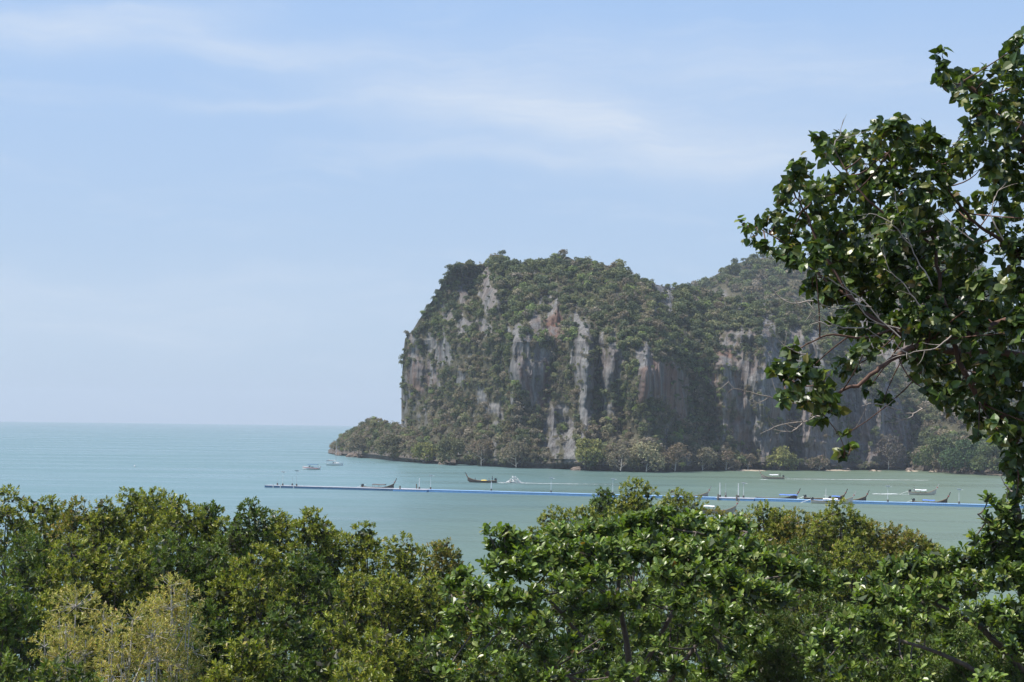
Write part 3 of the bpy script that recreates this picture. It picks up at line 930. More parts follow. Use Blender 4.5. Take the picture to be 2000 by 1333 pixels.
MANGROVES = [
    (18, 940, 150, 44, '', 'tall yellow-green mangrove at the left edge of the picture, its top against the sea'),
    (92, 962, 90, 48, '', 'mangrove top just right of the leftmost tall mangrove'),
    (150, 964, 90, 46, 'bronze', 'bronze tinged mangrove top between the leftmost two skyline humps'),
    (205, 966, 80, 45, '', 'mangrove left of the broad skyline hump, its crown slightly lower'),
    (258, 944, 75, 47, '', 'highest pointed mangrove top of the broad left skyline hump'),
    (302, 948, 85, 46, '', 'second mangrove top of the broad left skyline hump'),
    (350, 956, 100, 44, '', 'rounded mangrove at the right end of the broad left skyline hump'),
    (404, 978, 42, 45, 'dark', 'thin dark mangrove spire standing alone in the skyline dip'),
    (440, 1004, 80, 44, '', 'low mangrove in the skyline dip beside the thin dark spire'),
    (488, 968, 88, 43, 'dark', 'dark flat topped mangrove below the far end of the floating pier'),
    (545, 990, 70, 45, '', 'mangrove between the dark flat topped one and the tall leafy one'),
    (606, 984, 95, 42, '', 'tall leafy mangrove just left of the water gap'),
    (648, 1030, 36, 43, '', 'small mangrove sprig leaning over the left side of the water gap'),
    (712, 1012, 66, 45, '', 'pointed mangrove just right of the water gap'),
    (782, 1032, 100, 44, '', 'broad mangrove right of the water gap in full sun'),
    (864, 1046, 72, 45, 'bronze', 'bronze mangrove at the right end of the left grove beside open water'),
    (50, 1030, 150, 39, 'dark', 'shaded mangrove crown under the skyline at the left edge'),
    (140, 1035, 150, 38, '', 'mangrove crown behind the left olive tree, second row'),
    (232, 1035, 150, 38, '', 'mangrove crown above the gap between the two olive trees'),
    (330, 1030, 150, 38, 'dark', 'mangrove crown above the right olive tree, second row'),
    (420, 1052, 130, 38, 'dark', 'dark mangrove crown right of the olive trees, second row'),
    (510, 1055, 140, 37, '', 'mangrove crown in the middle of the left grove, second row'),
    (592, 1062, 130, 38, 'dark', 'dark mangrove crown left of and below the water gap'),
    (690, 1110, 90, 40, '', 'mangrove crown closing the foot of the water gap'),
    (760, 1105, 120, 38, '', 'mangrove crown with a bare trunk showing, right of the water gap'),
    (840, 1110, 110, 38, '', 'mangrove crown touching the broad-leaved tree, second row'),
    (925, 1130, 120, 40, 'bronze', 'mangrove partly hidden behind the left side of the broad-leaved tree'),
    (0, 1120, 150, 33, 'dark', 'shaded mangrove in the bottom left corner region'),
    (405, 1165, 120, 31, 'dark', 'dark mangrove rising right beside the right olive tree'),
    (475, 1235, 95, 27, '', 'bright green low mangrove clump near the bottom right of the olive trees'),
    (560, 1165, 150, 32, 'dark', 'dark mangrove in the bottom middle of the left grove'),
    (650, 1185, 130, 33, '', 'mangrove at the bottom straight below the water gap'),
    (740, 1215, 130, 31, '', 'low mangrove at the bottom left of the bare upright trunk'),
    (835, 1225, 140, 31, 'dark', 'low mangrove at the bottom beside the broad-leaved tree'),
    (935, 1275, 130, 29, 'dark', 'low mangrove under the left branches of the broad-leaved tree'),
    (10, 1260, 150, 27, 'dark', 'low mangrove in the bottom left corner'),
    (150, 1128, 185, 28, 'olive', 'sparse olive yellow mangrove with pale stems, left of the two'),
    (335, 1108, 120, 29, 'olive', 'sparse olive yellow mangrove with pale stems, right of the two'),
    (262, 1165, 150, 27, 'olive', 'sparse pale stemmed mangrove in front between the two olive ones'),
    (1085, 982, 72, 58, '', 'small mangrove top left of the others above the broad-leaved tree'),
    (1142, 982, 70, 57, '', 'mangrove top below and left of the tallest one that crosses the pier'),
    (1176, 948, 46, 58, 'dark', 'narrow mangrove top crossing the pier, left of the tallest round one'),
    (1240, 925, 84, 56, '', 'tallest round mangrove top, rising above the blue pier'),
    (1325, 948, 92, 57, '', 'wide mangrove top beside the prow behind the pier'),
    (1400, 984, 80, 57, 'bronze', 'reddish low mangrove right of the wide top beside the prow'),
    (1445, 990, 84, 54, 'bronze', 'low mangrove between the reddish one and the top left of the white boat'),
    (1528, 982, 84, 53, '', 'mangrove between the two tops that frame the white boat, left one'),
    (1602, 992, 90, 51, 'bronze', 'mangrove under the stern of the white boat'),
    (1684, 1000, 90, 51, '', 'mangrove on the right shoulder of the bright top by the white boat'),
    (1752, 1018, 84, 50, 'bronze', 'bronze mangrove between the two bronze tops on the right'),
    (1808, 1046, 70, 49, '', 'mangrove on the slope just before the last small one at the right'),
    (1490, 972, 84, 53, '', 'mangrove top overlapping the pier, left of the white boat'),
    (1560, 988, 90, 52, 'bronze', 'low bronze mangrove under the white boat'),
    (1640, 966, 84, 50, '', 'bright mangrove top that hides the bow of the white boat'),
    (1720, 1010, 96, 50, 'bronze', 'bronze mangrove top below the wake at the right'),
    (1782, 1028, 90, 49, 'bronze', 'bronze mangrove sloping down towards the open water at the right'),
    (1822, 1058, 50, 50, '', 'last small mangrove before the open water at the right'),
    (1450, 1020, 130, 48, '', 'mangrove crown behind the broad-leaved tree, left of the bronze ones'),
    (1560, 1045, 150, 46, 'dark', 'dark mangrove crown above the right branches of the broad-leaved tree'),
    (1660, 1040, 140, 46, '', 'mangrove crown below the bright top by the white boat'),
    (1750, 1075, 130, 45, '', 'green mangrove crown below the bronze ones at the right'),
    (1240, 1000, 140, 50, 'dark', 'shaded mangrove crown directly under the tallest round top'),
    (1340, 1010, 140, 50, '', 'mangrove crown under the wide top beside the prow'),
    (1515, 1182, 120, 27, 'bush', 'fine leaved green bush in the gap between the two broad-leaved trees'),
    (1885, 1272, 100, 23, 'bush', 'pale fine leaved bush near the bottom right corner'),
    (1962, 1290, 80, 22, 'bush', 'pale fine leaved bush in the very bottom right corner'),
    (1100, 1255, 110, 30, 'dark', 'shaded undergrowth mangrove below the middle of the broad-leaved tree'),
    (1330, 1290, 120, 31, 'dark', 'shaded undergrowth mangrove right of the broad-leaved tree trunk'),
    (1640, 1270, 110, 28, 'dark', 'shaded undergrowth below the right broad-leaved tree'),
    (1850, 1195, 150, 32, 'dark', 'dark mangrove filling the gap under the middle of the right broad-leaved tree'),
    (1930, 1185, 150, 33, 'dark', 'dark mangrove filling the gap at the right broad-leaved tree trunk'),
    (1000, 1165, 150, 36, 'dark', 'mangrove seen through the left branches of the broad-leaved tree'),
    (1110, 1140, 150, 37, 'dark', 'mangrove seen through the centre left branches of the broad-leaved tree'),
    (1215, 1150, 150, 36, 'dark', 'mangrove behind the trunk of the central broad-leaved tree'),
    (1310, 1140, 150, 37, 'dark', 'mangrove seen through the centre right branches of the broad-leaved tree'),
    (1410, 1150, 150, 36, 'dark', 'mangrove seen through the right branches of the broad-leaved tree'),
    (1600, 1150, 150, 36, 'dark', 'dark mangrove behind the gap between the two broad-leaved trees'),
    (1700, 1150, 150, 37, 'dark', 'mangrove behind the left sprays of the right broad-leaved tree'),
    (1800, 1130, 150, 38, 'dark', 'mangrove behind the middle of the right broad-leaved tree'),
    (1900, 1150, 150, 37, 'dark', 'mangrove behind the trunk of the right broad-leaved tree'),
    (1000, 1260, 140, 30, 'dark', 'low undergrowth at the bottom under the left sprays of the broad-leaved tree'),
    (1210, 1265, 140, 31, 'dark', 'low undergrowth at the bottom around the broad-leaved tree trunk'),
    (1420, 1265, 140, 30, 'dark', 'low undergrowth at the bottom left of the fine leaved green bush'),
    (1740, 1270, 140, 28, 'dark', 'low undergrowth at the bottom under the right broad-leaved tree'),
    (1840, 1260, 140, 28, 'dark', 'low undergrowth left of the pale fine leaved bushes'),
    (1950, 1230, 140, 27, 'dark', 'low undergrowth behind the pale bush in the bottom right corner'),
    (560, 1270, 130, 27, 'dark', 'low undergrowth at the bottom edge right of the bright green clump'),
    (680, 1280, 130, 28, '', 'low undergrowth at the bottom edge below the water gap'),
    (120, 1270, 140, 25, 'dark', 'low undergrowth at the bottom edge under the left olive mangrove'),
]
for k, sp in enumerate(MANGROVES): mangrove(sp, 900 + k)

# the grove goes on past both edges of the picture
_src = [o.data for o in COL.objects if o.name.startswith('crown') and o.parent and o.parent.name.startswith('mangrove_tree')]
for k, (px, py, Y, lb) in enumerate([(2080, 1060, 44, 'mangrove thicket carrying on past the right edge'), (2260, 1050, 42, 'farther mangrove thicket carrying on past the right edge'), (2150, 1150, 34, 'near mangrove thicket carrying on past the right edge'), (-110, 980, 43, 'mangrove thicket carrying on past the left edge'), (-150, 1120, 34, 'near mangrove thicket carrying on past the left edge')]):
    p = at(px, py, Y); me = _src[3 + k * 5]; zmax = max(v[2] for v in (q.co for q in me.vertices))
    o = bpy.data.objects.new('mangrove_thicket', me); COL.objects.link(o)
    o.scale = (1.5, 1.5, 1.0); o.location = (p[0], p[1], p[2] - zmax); o.rotation_euler = (0, 0, k * 1.3)
    tag(o, lb, 'mangroves', kind='stuff')

# ------------------------------------------------------------------ the broad-leaved trees
ALMOND_COLS = ([(.10, .155, .03), (.14, .205, .038), (.19, .26, .052), (.28, .31, .09), (.30, .16, .04)], [4, 4, 3, .8, .02])


def leaf_objects(name, parent, B, d, nv, ln, wd, w1, w2, mats_cols, mat, curl):
    """the leaves one can pick out singly: objects that share a few leaf shapes"""
    shapes = []
    for c in mats_cols:
        one = np.array([[0., 0, 0]]); V, F, _ = leaf_broad(one, np.array([[1., 0, 0]]), np.array([[0., 0, 1]]), np.array([1.]), np.array([1.]), w1, w2, curl)
        shapes.append(mesh_data(name, V, F, mat, np.tile(c, (11, 1))))
    org = np.array(parent_origin(parent))
    for k in range(len(B)):
        o = bpy.data.objects.new(name, shapes[k % len(shapes)])
        side = np.cross(d[k], nv[k]); side /= np.linalg.norm(side); up = np.cross(side, d[k])
        Mx = Matrix(((d[k][0], -side[0], up[0], 0), (d[k][1], -side[1], up[1], 0), (d[k][2], -side[2], up[2], 0), (0, 0, 0, 1)))
        Mx = Matrix.Translation(B[k] - org) @ Mx @ Matrix.Diagonal((ln[k], wd[k], ln[k] * .8, 1))
        COL.objects.link(o); o.parent = parent; o.matrix_local = Mx


def broad_tree(name, label, lobes_px, base, limbs_from, seed, per, k, ln, asp, cols, shape, spread, upb, flat, bark, mat, singles, droop=0., trunk_r=.16, cat='tree', core=0):
    rng = np.random.default_rng(seed)
    lob = np.array([(*at(px, py, Y), r * Y / F_PX) for px, py, r, Y in lobes_px])
    B, d, nv, li, out, C, cl = rosettes(rng, lob, per, k, spread, flat, upb, .35)
    if droop:
        d = unit(d + np.array([0, 0, -droop]) * rng.uniform(.3, 1.2, (len(d), 1))); nv = unit(nv + rng.normal(size=nv.shape) * .35)
    m = len(B); L = ln * rng.uniform(.5, 1.2, m); Wd = L * asp * rng.uniform(.85, 1.15, m)
    tn = tinted(rng, m, *cols)
    t = empty(name, base); tag(t, label, cat)
    # nearest, most open leaves become single objects
    sc = B[:, 1] - out * .6 + rng.random(m) * .2
    order = np.argsort(sc); one = order[:singles]; rest = order[singles:]
    V, F, nvv = leaf_broad(B[rest], d[rest], nv[rest], L[rest], Wd[rest], *shape)
    tv = np.repeat(tn[rest], nvv, 0)
    if core: V, F, tv = join_leaves((V, F, tv), core_leaves(rng, lob, core, .2, [(.045, .07, .022), (.06, .085, .026)]))  # inner leaves coloured dark, painting the shade within the crown
    cr = tag(mesh_obj('crown', V, F, mat, t, tv), kind='stuff')
    pal = tinted(rng, 10, cols[0][:-1] if len(cols[0]) > 4 else cols[0], cols[1][:-1] if len(cols[0]) > 4 else cols[1])
    leaf_objects('leaf', cr, B[one], d[one], nv[one], L[one], Wd[one], shape[0], shape[1], pal, mat, shape[2])
    return t, lob, C, cl, rng


def limbs(t, paths, mat, name='limb', thin=1.0):
    """each visible limb is a part of its own; returns points along them for the twigs"""
    P = []
    for pts, r0, r1 in paths:
        r0 *= thin; r1 *= thin
        pts = np.array(pts, float)
        w3 = at(pts[:, 0], pts[:, 1], pts[:, 2])
        n = len(w3); f = np.linspace(0, n - 1, n * 4)
        # smooth the polyline
        sm = np.stack([np.interp(f, np.arange(n), w3[:, k]) for k in range(3)], -1)
        for _ in range(3): sm[1:-1] = (sm[:-2] + 2 * sm[1:-1] + sm[2:]) / 4
        sm[1:-1] += RNG.normal(size=sm[1:-1].shape) * r0 * .08 + (np.stack([fbm(np.stack([np.arange(len(sm) - 2) * .35, np.full(len(sm) - 2, q + sm[0, 0]), np.zeros(len(sm) - 2)], -1), 4, 3) for q in (0., 7., 13.)], -1) - .5) * min(.16, r0 * 2.2)
        T = Tubes(); T.add(sm, np.linspace(r0, r1, len(sm)), 8); T.obj(name, mat, t); P.append(sm)
    return np.concatenate(P)


def twigs(t, lob, C, cl, spine, rng, mat, every, r):
    W_ = Tubes()
    for L in lob:
        j = np.argmin(np.linalg.norm(spine - L[:3], axis=1)); p0 = spine[j]
        W_.add(bez(p0, (p0 + L[:3]) / 2 + np.array([0, 0, -.06]) + rng.normal(size=3) * .05, L[:3], 6), np.linspace(r * 1.5, r * .8, 6), 5)
    for q in range(0, len(C), every):
        c = lob[cl[q], :3]; e = C[q]
        W_.add(bez(c, (c + e) / 2 + rng.normal(size=3) * .03, e, 4), np.linspace(r * .7, r * .3, 4), 3)
    tag(W_.obj('twigs', mat, t), kind='stuff')


AL = [(952, 1004, 14, 25), (985, 1008, 22, 25), (1010, 1020, 26, 25), (962, 1046, 16, 25), (1000, 1055, 40, 25.2), (1045, 1050, 42, 25.5), (1090, 1035, 44, 26), (1140, 1030, 46, 26.2), (1190, 1010, 46, 26.3), (1240, 1000, 46, 26.4), (1290, 985, 44, 26.5), (1345, 1000, 44, 26.2), (1400, 1010, 42, 26), (1440, 1000, 34, 26),
      (975, 1100, 40, 24.8), (1030, 1095, 46, 24.7), (1090, 1085, 50, 25), (1150, 1080, 50, 25.2), (1215, 1065, 50, 25.3), (1280, 1055, 50, 25.2), (1345, 1060, 50, 25.2), (1410, 1065, 50, 25), (1465, 1060, 44, 25), (1510, 1095, 42, 24.8), (1560, 1110, 40, 24.6), (1600, 1125, 30, 24.5), (1640, 1130, 24, 24.5),
      (905, 1120, 26, 25), (880, 1140, 22, 25), (930, 1150, 36, 24.6), (985, 1160, 40, 24.3), (1040, 1165, 36, 24.2), (895, 1195, 32, 24.4), (945, 1215, 32, 24.2), (1005, 1215, 36, 24), (1060, 1210, 28, 23.9), (870, 1240, 26, 24.3), (1110, 1130, 38, 24.4), (1170, 1120, 34, 24.5),
      (1300, 1110, 36, 24.3), (1360, 1120, 40, 24.2), (1330, 1170, 34, 24), (1420, 1130, 40, 24.2), (1470, 1150, 40, 24), (1400, 1190, 34, 23.8), (1450, 1210, 34, 23.8), (1520, 1160, 34, 24), (1190, 1230, 22, 23.8), (1370, 1235, 26, 23.8), (1480, 1245, 28, 23.6), (1430, 1270, 24, 23.6), (1215, 1310, 24, 23.5), (1085, 1320, 22, 23.5), (1000, 1290, 26, 23.8), (1290, 1250, 20, 23.8), (1460, 1310, 24, 23.4), (1130, 1185, 34, 24.6), (1190, 1175, 34, 24.8), (1250, 1160, 34, 24.8), (1120, 1250, 28, 24.3), (1260, 1215, 28, 24.5), (1170, 1290, 26, 24.2), (1320, 1300, 26, 24), (1380, 1300, 26, 23.8), (1060, 1275, 26, 24), (940, 1275, 26, 24), (870, 1310, 26, 24), (1260, 1300, 22, 24.2)]
AL = [(a, b + (34 if b < 1030 else 20 if b < 1075 else 6), c, d) for a, b, c, d in AL]
ab = at(1250, 1333, 25.6); ab = np.array([ab[0], 25.6, ground_z(ab[0], 25.6) - .1])
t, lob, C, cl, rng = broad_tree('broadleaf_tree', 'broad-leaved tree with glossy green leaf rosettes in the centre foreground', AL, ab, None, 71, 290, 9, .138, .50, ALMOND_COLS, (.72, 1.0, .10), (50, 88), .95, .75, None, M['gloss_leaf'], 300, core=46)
bz = at(1250, 1520, 25.6)
sp = limbs(t, [([(1255, 2100, 25.6), (1250, 1500, 25.6), (1235, 1330, 25.5), (1215, 1200, 25.4), (1205, 1090, 25.8)],   .10, .025),
               ([(1248, 1400, 25.6), (1150, 1260, 25.0), (1060, 1160, 24.8), (990, 1090, 25)], .05, .015), ([(1240, 1340, 25.5), (1310, 1210, 25), (1340, 1120, 25.2), (1360, 1040, 25.8)], .05, .015),
               ([(1248, 1420, 25.6), (1340, 1290, 24.6), (1400, 1200, 24.4), (1470, 1140, 24.4), (1570, 1115, 24.6)], .045, .012), ([(1245, 1400, 25.6), (1100, 1320, 24.4), (1000, 1240, 24.2), (910, 1190, 24.4)], .04, .01),
               ([(1215, 1200, 25.4), (1150, 1120, 25.6), (1110, 1060, 25.9)], .05, .015), ([(1340, 1120, 25.2), (1420, 1080, 25.2), (1460, 1040, 25.5)], .045, .015)], M['bark'])
twigs(t, lob, C, cl, sp, rng, M['bark'], 3, .012)

AR = [(1700, 1135, 26, 22.6), (1735, 1115, 34, 22.6), (1780, 1110, 38, 22.6), (1830, 1105, 40, 22.5), (1880, 1095, 40, 22.4), (1930, 1085, 44, 22.3), (1985, 1080, 46, 22.2), (1690, 1170, 30, 22.3), (1740, 1165, 38, 22.2), (1790, 1160, 38, 22.2), (1845, 1155, 38, 22.1), (1900, 1140, 38, 22), (1960, 1130, 44, 21.8), (1650, 1200, 28, 22.2), (1700, 1215, 36, 22), (1755, 1215, 34, 21.9), (1620, 1240, 26, 22), (1665, 1255, 32, 21.8), (1720, 1255, 28, 21.8), (1580, 1260, 24, 22), (1600, 1300, 28, 21.7), (1650, 1310, 26, 21.6), (1810, 1220, 26, 21.8), (1860, 1210, 28, 21.7), (1855, 1250, 20, 21.6), (1790, 1320, 24, 21.4), (1770, 1300, 14, 21.4), (1920, 1200, 40, 21.6), (1980, 1200, 46, 21.4), (1990, 1260, 40, 21.3), (1930, 1330, 34, 21.2), (2040, 1140, 60, 21.8), (2060, 1240, 60, 21.4),
      (1930, 975, 10, 22), (1950, 985, 16, 22), (1975, 1000, 28, 22), (1935, 1015, 16, 22), (1950, 1035, 30, 22), (1990, 1040, 40, 22), (1905, 1052, 16, 22.1), (1930, 1062, 22, 22.1), (1985, 960, 30, 22), (2000, 1100, 46, 22)]
AR += [(2070 + (k * 67) % 260, 1040 + (k * 97) % 290, 60, 21.6 + (k % 4) * .5) for k in range(16)]
rb = at(2010, 1333, 22.4); rb = np.array([rb[0], 22.4, ground_z(rb[0], 22.4) - .1])
t, lob, C, cl, rng = broad_tree('broadleaf_tree', 'broad-leaved tree at the right edge, its sunlit sprays reaching over the water', AR, rb, None, 73, 260, 9, .126, .50, ALMOND_COLS, (.72, 1.0, .10), (50, 88), .95, .75, None, M['gloss_leaf'], 300, core=46)
sp = limbs(t, [([(2025, 2000, 22.4), (2020, 1400, 22.4), (2000, 1200, 22.2), (1990, 1080, 22.1), (1985, 980, 22)], .14, .03), ([(2012, 1330, 22.3), (1930, 1240, 22), (1840, 1180, 22.2), (1740, 1140, 22.5)], .06, .015),
               ([(2015, 1360, 22.3), (1900, 1310, 21.8), (1780, 1250, 21.9), (1660, 1230, 22)], .05, .012), ([(1990, 1080, 22.1), (1950, 1040, 22), (1910, 1005, 22)], .03, .01)], M['bark'])
twigs(t, lob, C, cl, sp, rng, M['bark'], 3, .010)

# ------------------------------------------------------------------ the overhanging tree on the right
Y0 = 13.0
OV = [(1840, 110, 16), (1850, 145, 24), (1878, 168, 26), (1845, 165, 14), (1905, 175, 34), (1935, 150, 26), (1990, 90, 28), (1975, 130, 30), (2010, 150, 46), (1965, 205, 40), (1915, 225, 34), (1995, 240, 50), (1935, 280, 40), (1895, 270, 22), (1880, 300, 22), (1915, 330, 40), (1975, 330, 52), (2020, 400, 56), (1950, 390, 44),
      (1600, 268, 14), (1630, 285, 28), (1610, 300, 18), (1660, 290, 32), (1700, 275, 26), (1725, 262, 30), (1765, 250, 26), (1760, 280, 34), (1800, 262, 24), (1820, 285, 26), (1690, 320, 40), (1740, 320, 42), (1800, 315, 40), (1845, 335, 26), (1560, 325, 20), (1540, 350, 24), (1565, 365, 32), (1590, 385, 32), (1530, 385, 18), (1630, 380, 42), (1690, 380, 46), (1755, 375, 46), (1815, 380, 44), (1860, 395, 28),
      (1450, 438, 14), (1468, 455, 18), (1492, 440, 22), (1520, 430, 26), (1545, 455, 32), (1590, 440, 38), (1640, 450, 44), (1700, 450, 48), (1760, 450, 48), (1820, 450, 44), (1880, 440, 30), (1500, 485, 20), (1540, 500, 30), (1590, 505, 36), (1640, 510, 44), (1700, 515, 48), (1765, 515, 50), (1830, 520, 50), (1890, 500, 36), (1955, 470, 30), (1990, 500, 40),
      (1590, 560, 22), (1625, 575, 36), (1680, 575, 46), (1740, 580, 48), (1805, 580, 48), (1870, 580, 50), (1935, 575, 50), (1995, 570, 50), (1655, 625, 32), (1700, 635, 38), (1755, 640, 40), (1815, 640, 46), (1880, 645, 50), (1945, 650, 50), (2005, 650, 50),
      (1545, 690, 22), (1525, 725, 24), (1560, 735, 26), (1540, 770, 22), (1590, 715, 20), (1610, 745, 26), (1580, 780, 24), (1620, 775, 24), (1655, 720, 22), (1690, 685, 26), (1600, 815, 18), (1625, 800, 18), (1700, 755, 14), (1725, 785, 16), (1650, 850, 9), (1640, 885, 8), (1662, 872, 8),
      (1790, 705, 32), (1830, 715, 40), (1885, 725, 46), (1945, 735, 50), (2000, 740, 50), (1825, 770, 24), (1865, 780, 32), (1920, 795, 40), (1975, 810, 44), (1910, 848, 12), (1950, 840, 26), (1990, 860, 36), (1975, 900, 22), (1995, 930, 28), (1985, 965, 14)]
OVX = [(2060 + (k * 83) % 380, 150 + (k * 137) % 820, 58) for k in range(30)]     # the rest of the crown, right of its trunk
OV = [(a, b, c * (1.12 if b < 480 else 1.05), Y0 + random.uniform(-1.1, 1.1) - (0.6 if 600 < b < 820 and a < 1760 else 0)) for a, b, c in OV + OVX]
tb = at(2130, 1333, 13.6); tb = np.array([tb[0], 13.6, ground_z(tb[0], 13.6) - .1])
OV_COLS = ([(.045, .075, .020), (.065, .105, .024), (.105, .15, .032), (.19, .20, .055), (.24, .18, .07)], [4, 4, 3, 1.3, .15])
t, lob, C, cl, rng = broad_tree('overhanging_tree', 'dark heart-leaved tree leaning in from the right with reddish limbs', OV, tb, None, 77, [820 if (q[1] < 480 or (q[0] > 1880 and q[1] < 420)) else 420 if q[0] > 2055 else 1150 for q in OV], 4, .086, .84, OV_COLS, (1.0, .66, .22), (40, 95), .35, 1.0, None, M['gloss_leaf'], 300, droop=.75)
Yb = 13.2
sp = limbs(t, [([(2160, 2300, 13.6), (2130, 1500, 13.6), (2110, 1100, 13.6), (2085, 800, 13.5), (2070, 600, 13.4), (2050, 420, 13.3), (2020, 320, 13.2), (1990, 230, 13.1), (1930, 190, 13), (1870, 150, 13)], .22, .012),
               ([(2080, 640, 13.4), (2000, 622, 13.2), (1930, 638, 13), (1860, 662, 12.8), (1800, 662, 12.6), (1755, 695, 12.5), (1715, 728, 12.4), (1670, 748, 12.4), (1620, 785, 12.4), (1585, 812, 12.4)], .055, .012),
               ([(2085, 720, 13.5), (1990, 694, 13.4), (1900, 690, 13.2), (1830, 680, 13), (1770, 655, 12.9), (1720, 640, 12.8), (1670, 590, 12.8), (1620, 510, 12.9), (1580, 430, 13), (1550, 370, 13)], .06, .008),
               ([(2090, 860, 13.5), (1975, 830, 13.1), (1920, 795, 12.9), (1890, 745, 12.8), (1865, 690, 12.8), (1850, 620, 12.8), (1838, 540, 12.9), (1825, 465, 13), (1800, 410, 13), (1760, 350, 13.1), (1735, 300, 13.1)], .05, .008),
               ([(2055, 520, 13.4), (1985, 490, 13.3), (1930, 455, 13.2), (1885, 418, 13.1), (1850, 370, 13), (1820, 310, 13)], .035, .006),
               ([(1830, 490, 13), (1770, 440, 12.8), (1700, 400, 12.8), (1655, 340, 12.9), (1630, 290, 13)], .022, .006), ([(1670, 590, 12.8), (1600, 540, 12.9), (1540, 480, 13), (1480, 445, 13)], .02, .005),
               ([(1755, 640, 12.8), (1690, 665, 12.6), (1620, 650, 12.5), (1560, 680, 12.4), (1530, 730, 12.3)], .018, .005), ([(1600, 800, 12.4), (1625, 830, 12.4), (1645, 860, 12.4), (1650, 890, 12.4)], .008, .003),
               ([(1950, 830, 13), (1985, 880, 13), (1990, 930, 13), (1985, 965, 13)], .012, .004),
               ([(2085, 800, 13.5), (2170, 640, 13.4), (2250, 520, 13.2), (2330, 400, 13.1)], .07, .01), ([(2095, 950, 13.5), (2200, 840, 13.4), (2300, 760, 13.2), (2400, 700, 13.1)], .06, .01), ([(2065, 560, 13.4), (2130, 420, 13.3), (2190, 280, 13.2), (2220, 190, 13.1)], .05, .008)], M['red_bark'], thin=.72)
twigs(t, lob, C, cl, sp, rng, M['red_bark'], 6, .005)
DT = Tubes()
for pts in [[(1860, 655), (1810, 680), (1760, 692), (1720, 690)], [(1780, 700), (1762, 690), (1745, 672), (1715, 668), (1690, 650)], [(1600, 815), (1570, 828), (1530, 828), (1482, 845)], [(1570, 828), (1545, 845), (1520, 850)], [(1580, 790), (1540, 785), (1500, 768), (1470, 760), (1430, 752), (1418, 730)], [(1575, 690), (1545, 685), (1515, 665)],
            [(1760, 660), (1700, 600), (1660, 560), (1620, 530), (1600, 490)], [(1700, 600), (1665, 590), (1630, 600), (1595, 590)], [(1690, 640), (1640, 640), (1600, 620), (1585, 580)], [(1620, 640), (1590, 625), (1575, 605)], [(1590, 590), (1540, 590), (1510, 565), (1500, 540)], [(1820, 560), (1790, 500), (1765, 440), (1750, 380)], [(1780, 480), (1740, 430), (1700, 415), (1670, 420)], [(1800, 600), (1770, 560), (1735, 520), (1725, 470)],
            [(1900, 470), (1860, 440), (1830, 400)], [(1960, 470), (1940, 420), (1950, 380), (1965, 350)], [(1760, 800), (1710, 790), (1690, 800)], [(1800, 800), (1770, 815), (1740, 812)], [(1980, 960), (1955, 945), (1950, 930)], [(1630, 290), (1640, 270), (1642, 240)], [(1760, 640), (1700, 625), (1650, 560), (1640, 540)]]:
    pts = np.array(pts, float); wp = at(pts[:, 0], pts[:, 1], np.full(len(pts), 12.0)); f = np.linspace(0, len(wp) - 1, len(wp) * 4)
    sm = np.stack([np.interp(f, np.arange(len(wp)), wp[:, k]) for k in range(3)], -1)
    for _ in range(2): sm[1:-1] = (sm[:-2] + 2 * sm[1:-1] + sm[2:]) / 4
    sm += np.cumsum(RNG.normal(size=sm.shape) * .006, 0)
    DT.add(sm, np.linspace(.0065, .0016, len(sm)), 5)
    for q in range(3, len(sm) - 2, 3):
        e = sm[q] + (sm[min(q + 3, len(sm) - 1)] - sm[q]) * .8 + RNG.normal(size=3) * .07
        DT.add(bez(sm[q], (sm[q] + e) / 2 + RNG.normal(size=3) * .02, e, 5), np.linspace(.0032, .001, 5), 4)
tag(DT.obj('bare_twigs', M['dry_twig'], t), 'pale bare dead twigs among the dark leaves', kind='stuff')


# ------------------------------------------------------------------ trees along the foot of the cliff
_all = np.concatenate([P_.reshape(-1, 3) for P_ in (PA[:60, NKA:], PB[:30], PP[:30])])
SHP = _all[(_all[:, 2] > .5) & (_all[:, 2] < 6.0)]


def shore_tree(px, py_base, py_top, wpx, col, label, seed, dry=False, back=4.0):
    rng = np.random.default_rng(seed)
    b = sea(px, py_base); q = b[0] / b[1]; sh = SHP[np.abs(SHP[:, 0] / SHP[:, 1] - q) < .004]
    Yb = (sh[:, 1].min() + .8) if len(sh) else b[1] + back; b = at(px, py_base, Yb); b[2] = .3
    top = at(px, py_top, Yb); H = top[2] - b[2]; Wd = wpx * Yb / F_PX
    n = 11; lob = []
    for k in range(n):
        f = rng.uniform(.30, .86); R = Wd * .42 * math.sin(math.pi * min(1, .22 + f * .75))
        a = k * 2.4 + rng.uniform(-.4, .4)
        lob.append((b[0] + R * math.cos(a), b[1] + R * .8 * math.sin(a), b[2] + H * f, Wd * rng.uniform(.15, .24)))
    lob.append((top[0], top[1], top[2] - Wd * .18, Wd * .2)); lob = np.array(lob)
    B, d, nv, li, out, C, cl = rosettes(rng, lob, 8 if dry else 10, 4, (40, 95), 1., .4, .5)
    m = len(B); L = rng.uniform(.6, 1.25, m) * (.8 if dry else 1)
    tn = tinted(rng, m, [col, tuple(c * 1.3 for c in col), tuple(c * .7 for c in col)], [2, 1, 1], .2)
    V, F, _ = leaf_kites(B, d, nv, L, L * .6)
    t = tag(empty('shore_tree', b), label, 'tree', 'trees along the foot of the cliff')
    T, Wg = skeleton(rng, b, lob, C, cl, .22, twig_every=5 if dry else 14)
    T.obj('trunk', M['pale_bark'] if dry else M['bark'], t)
    tag(Wg.obj('twigs', M['dry_twig'] if dry else M['bark'], t), kind='stuff')
    tag(mesh_obj('crown', V, F, M['far_leaf_own'], t, np.repeat(tn, 4, 0)), kind='stuff')


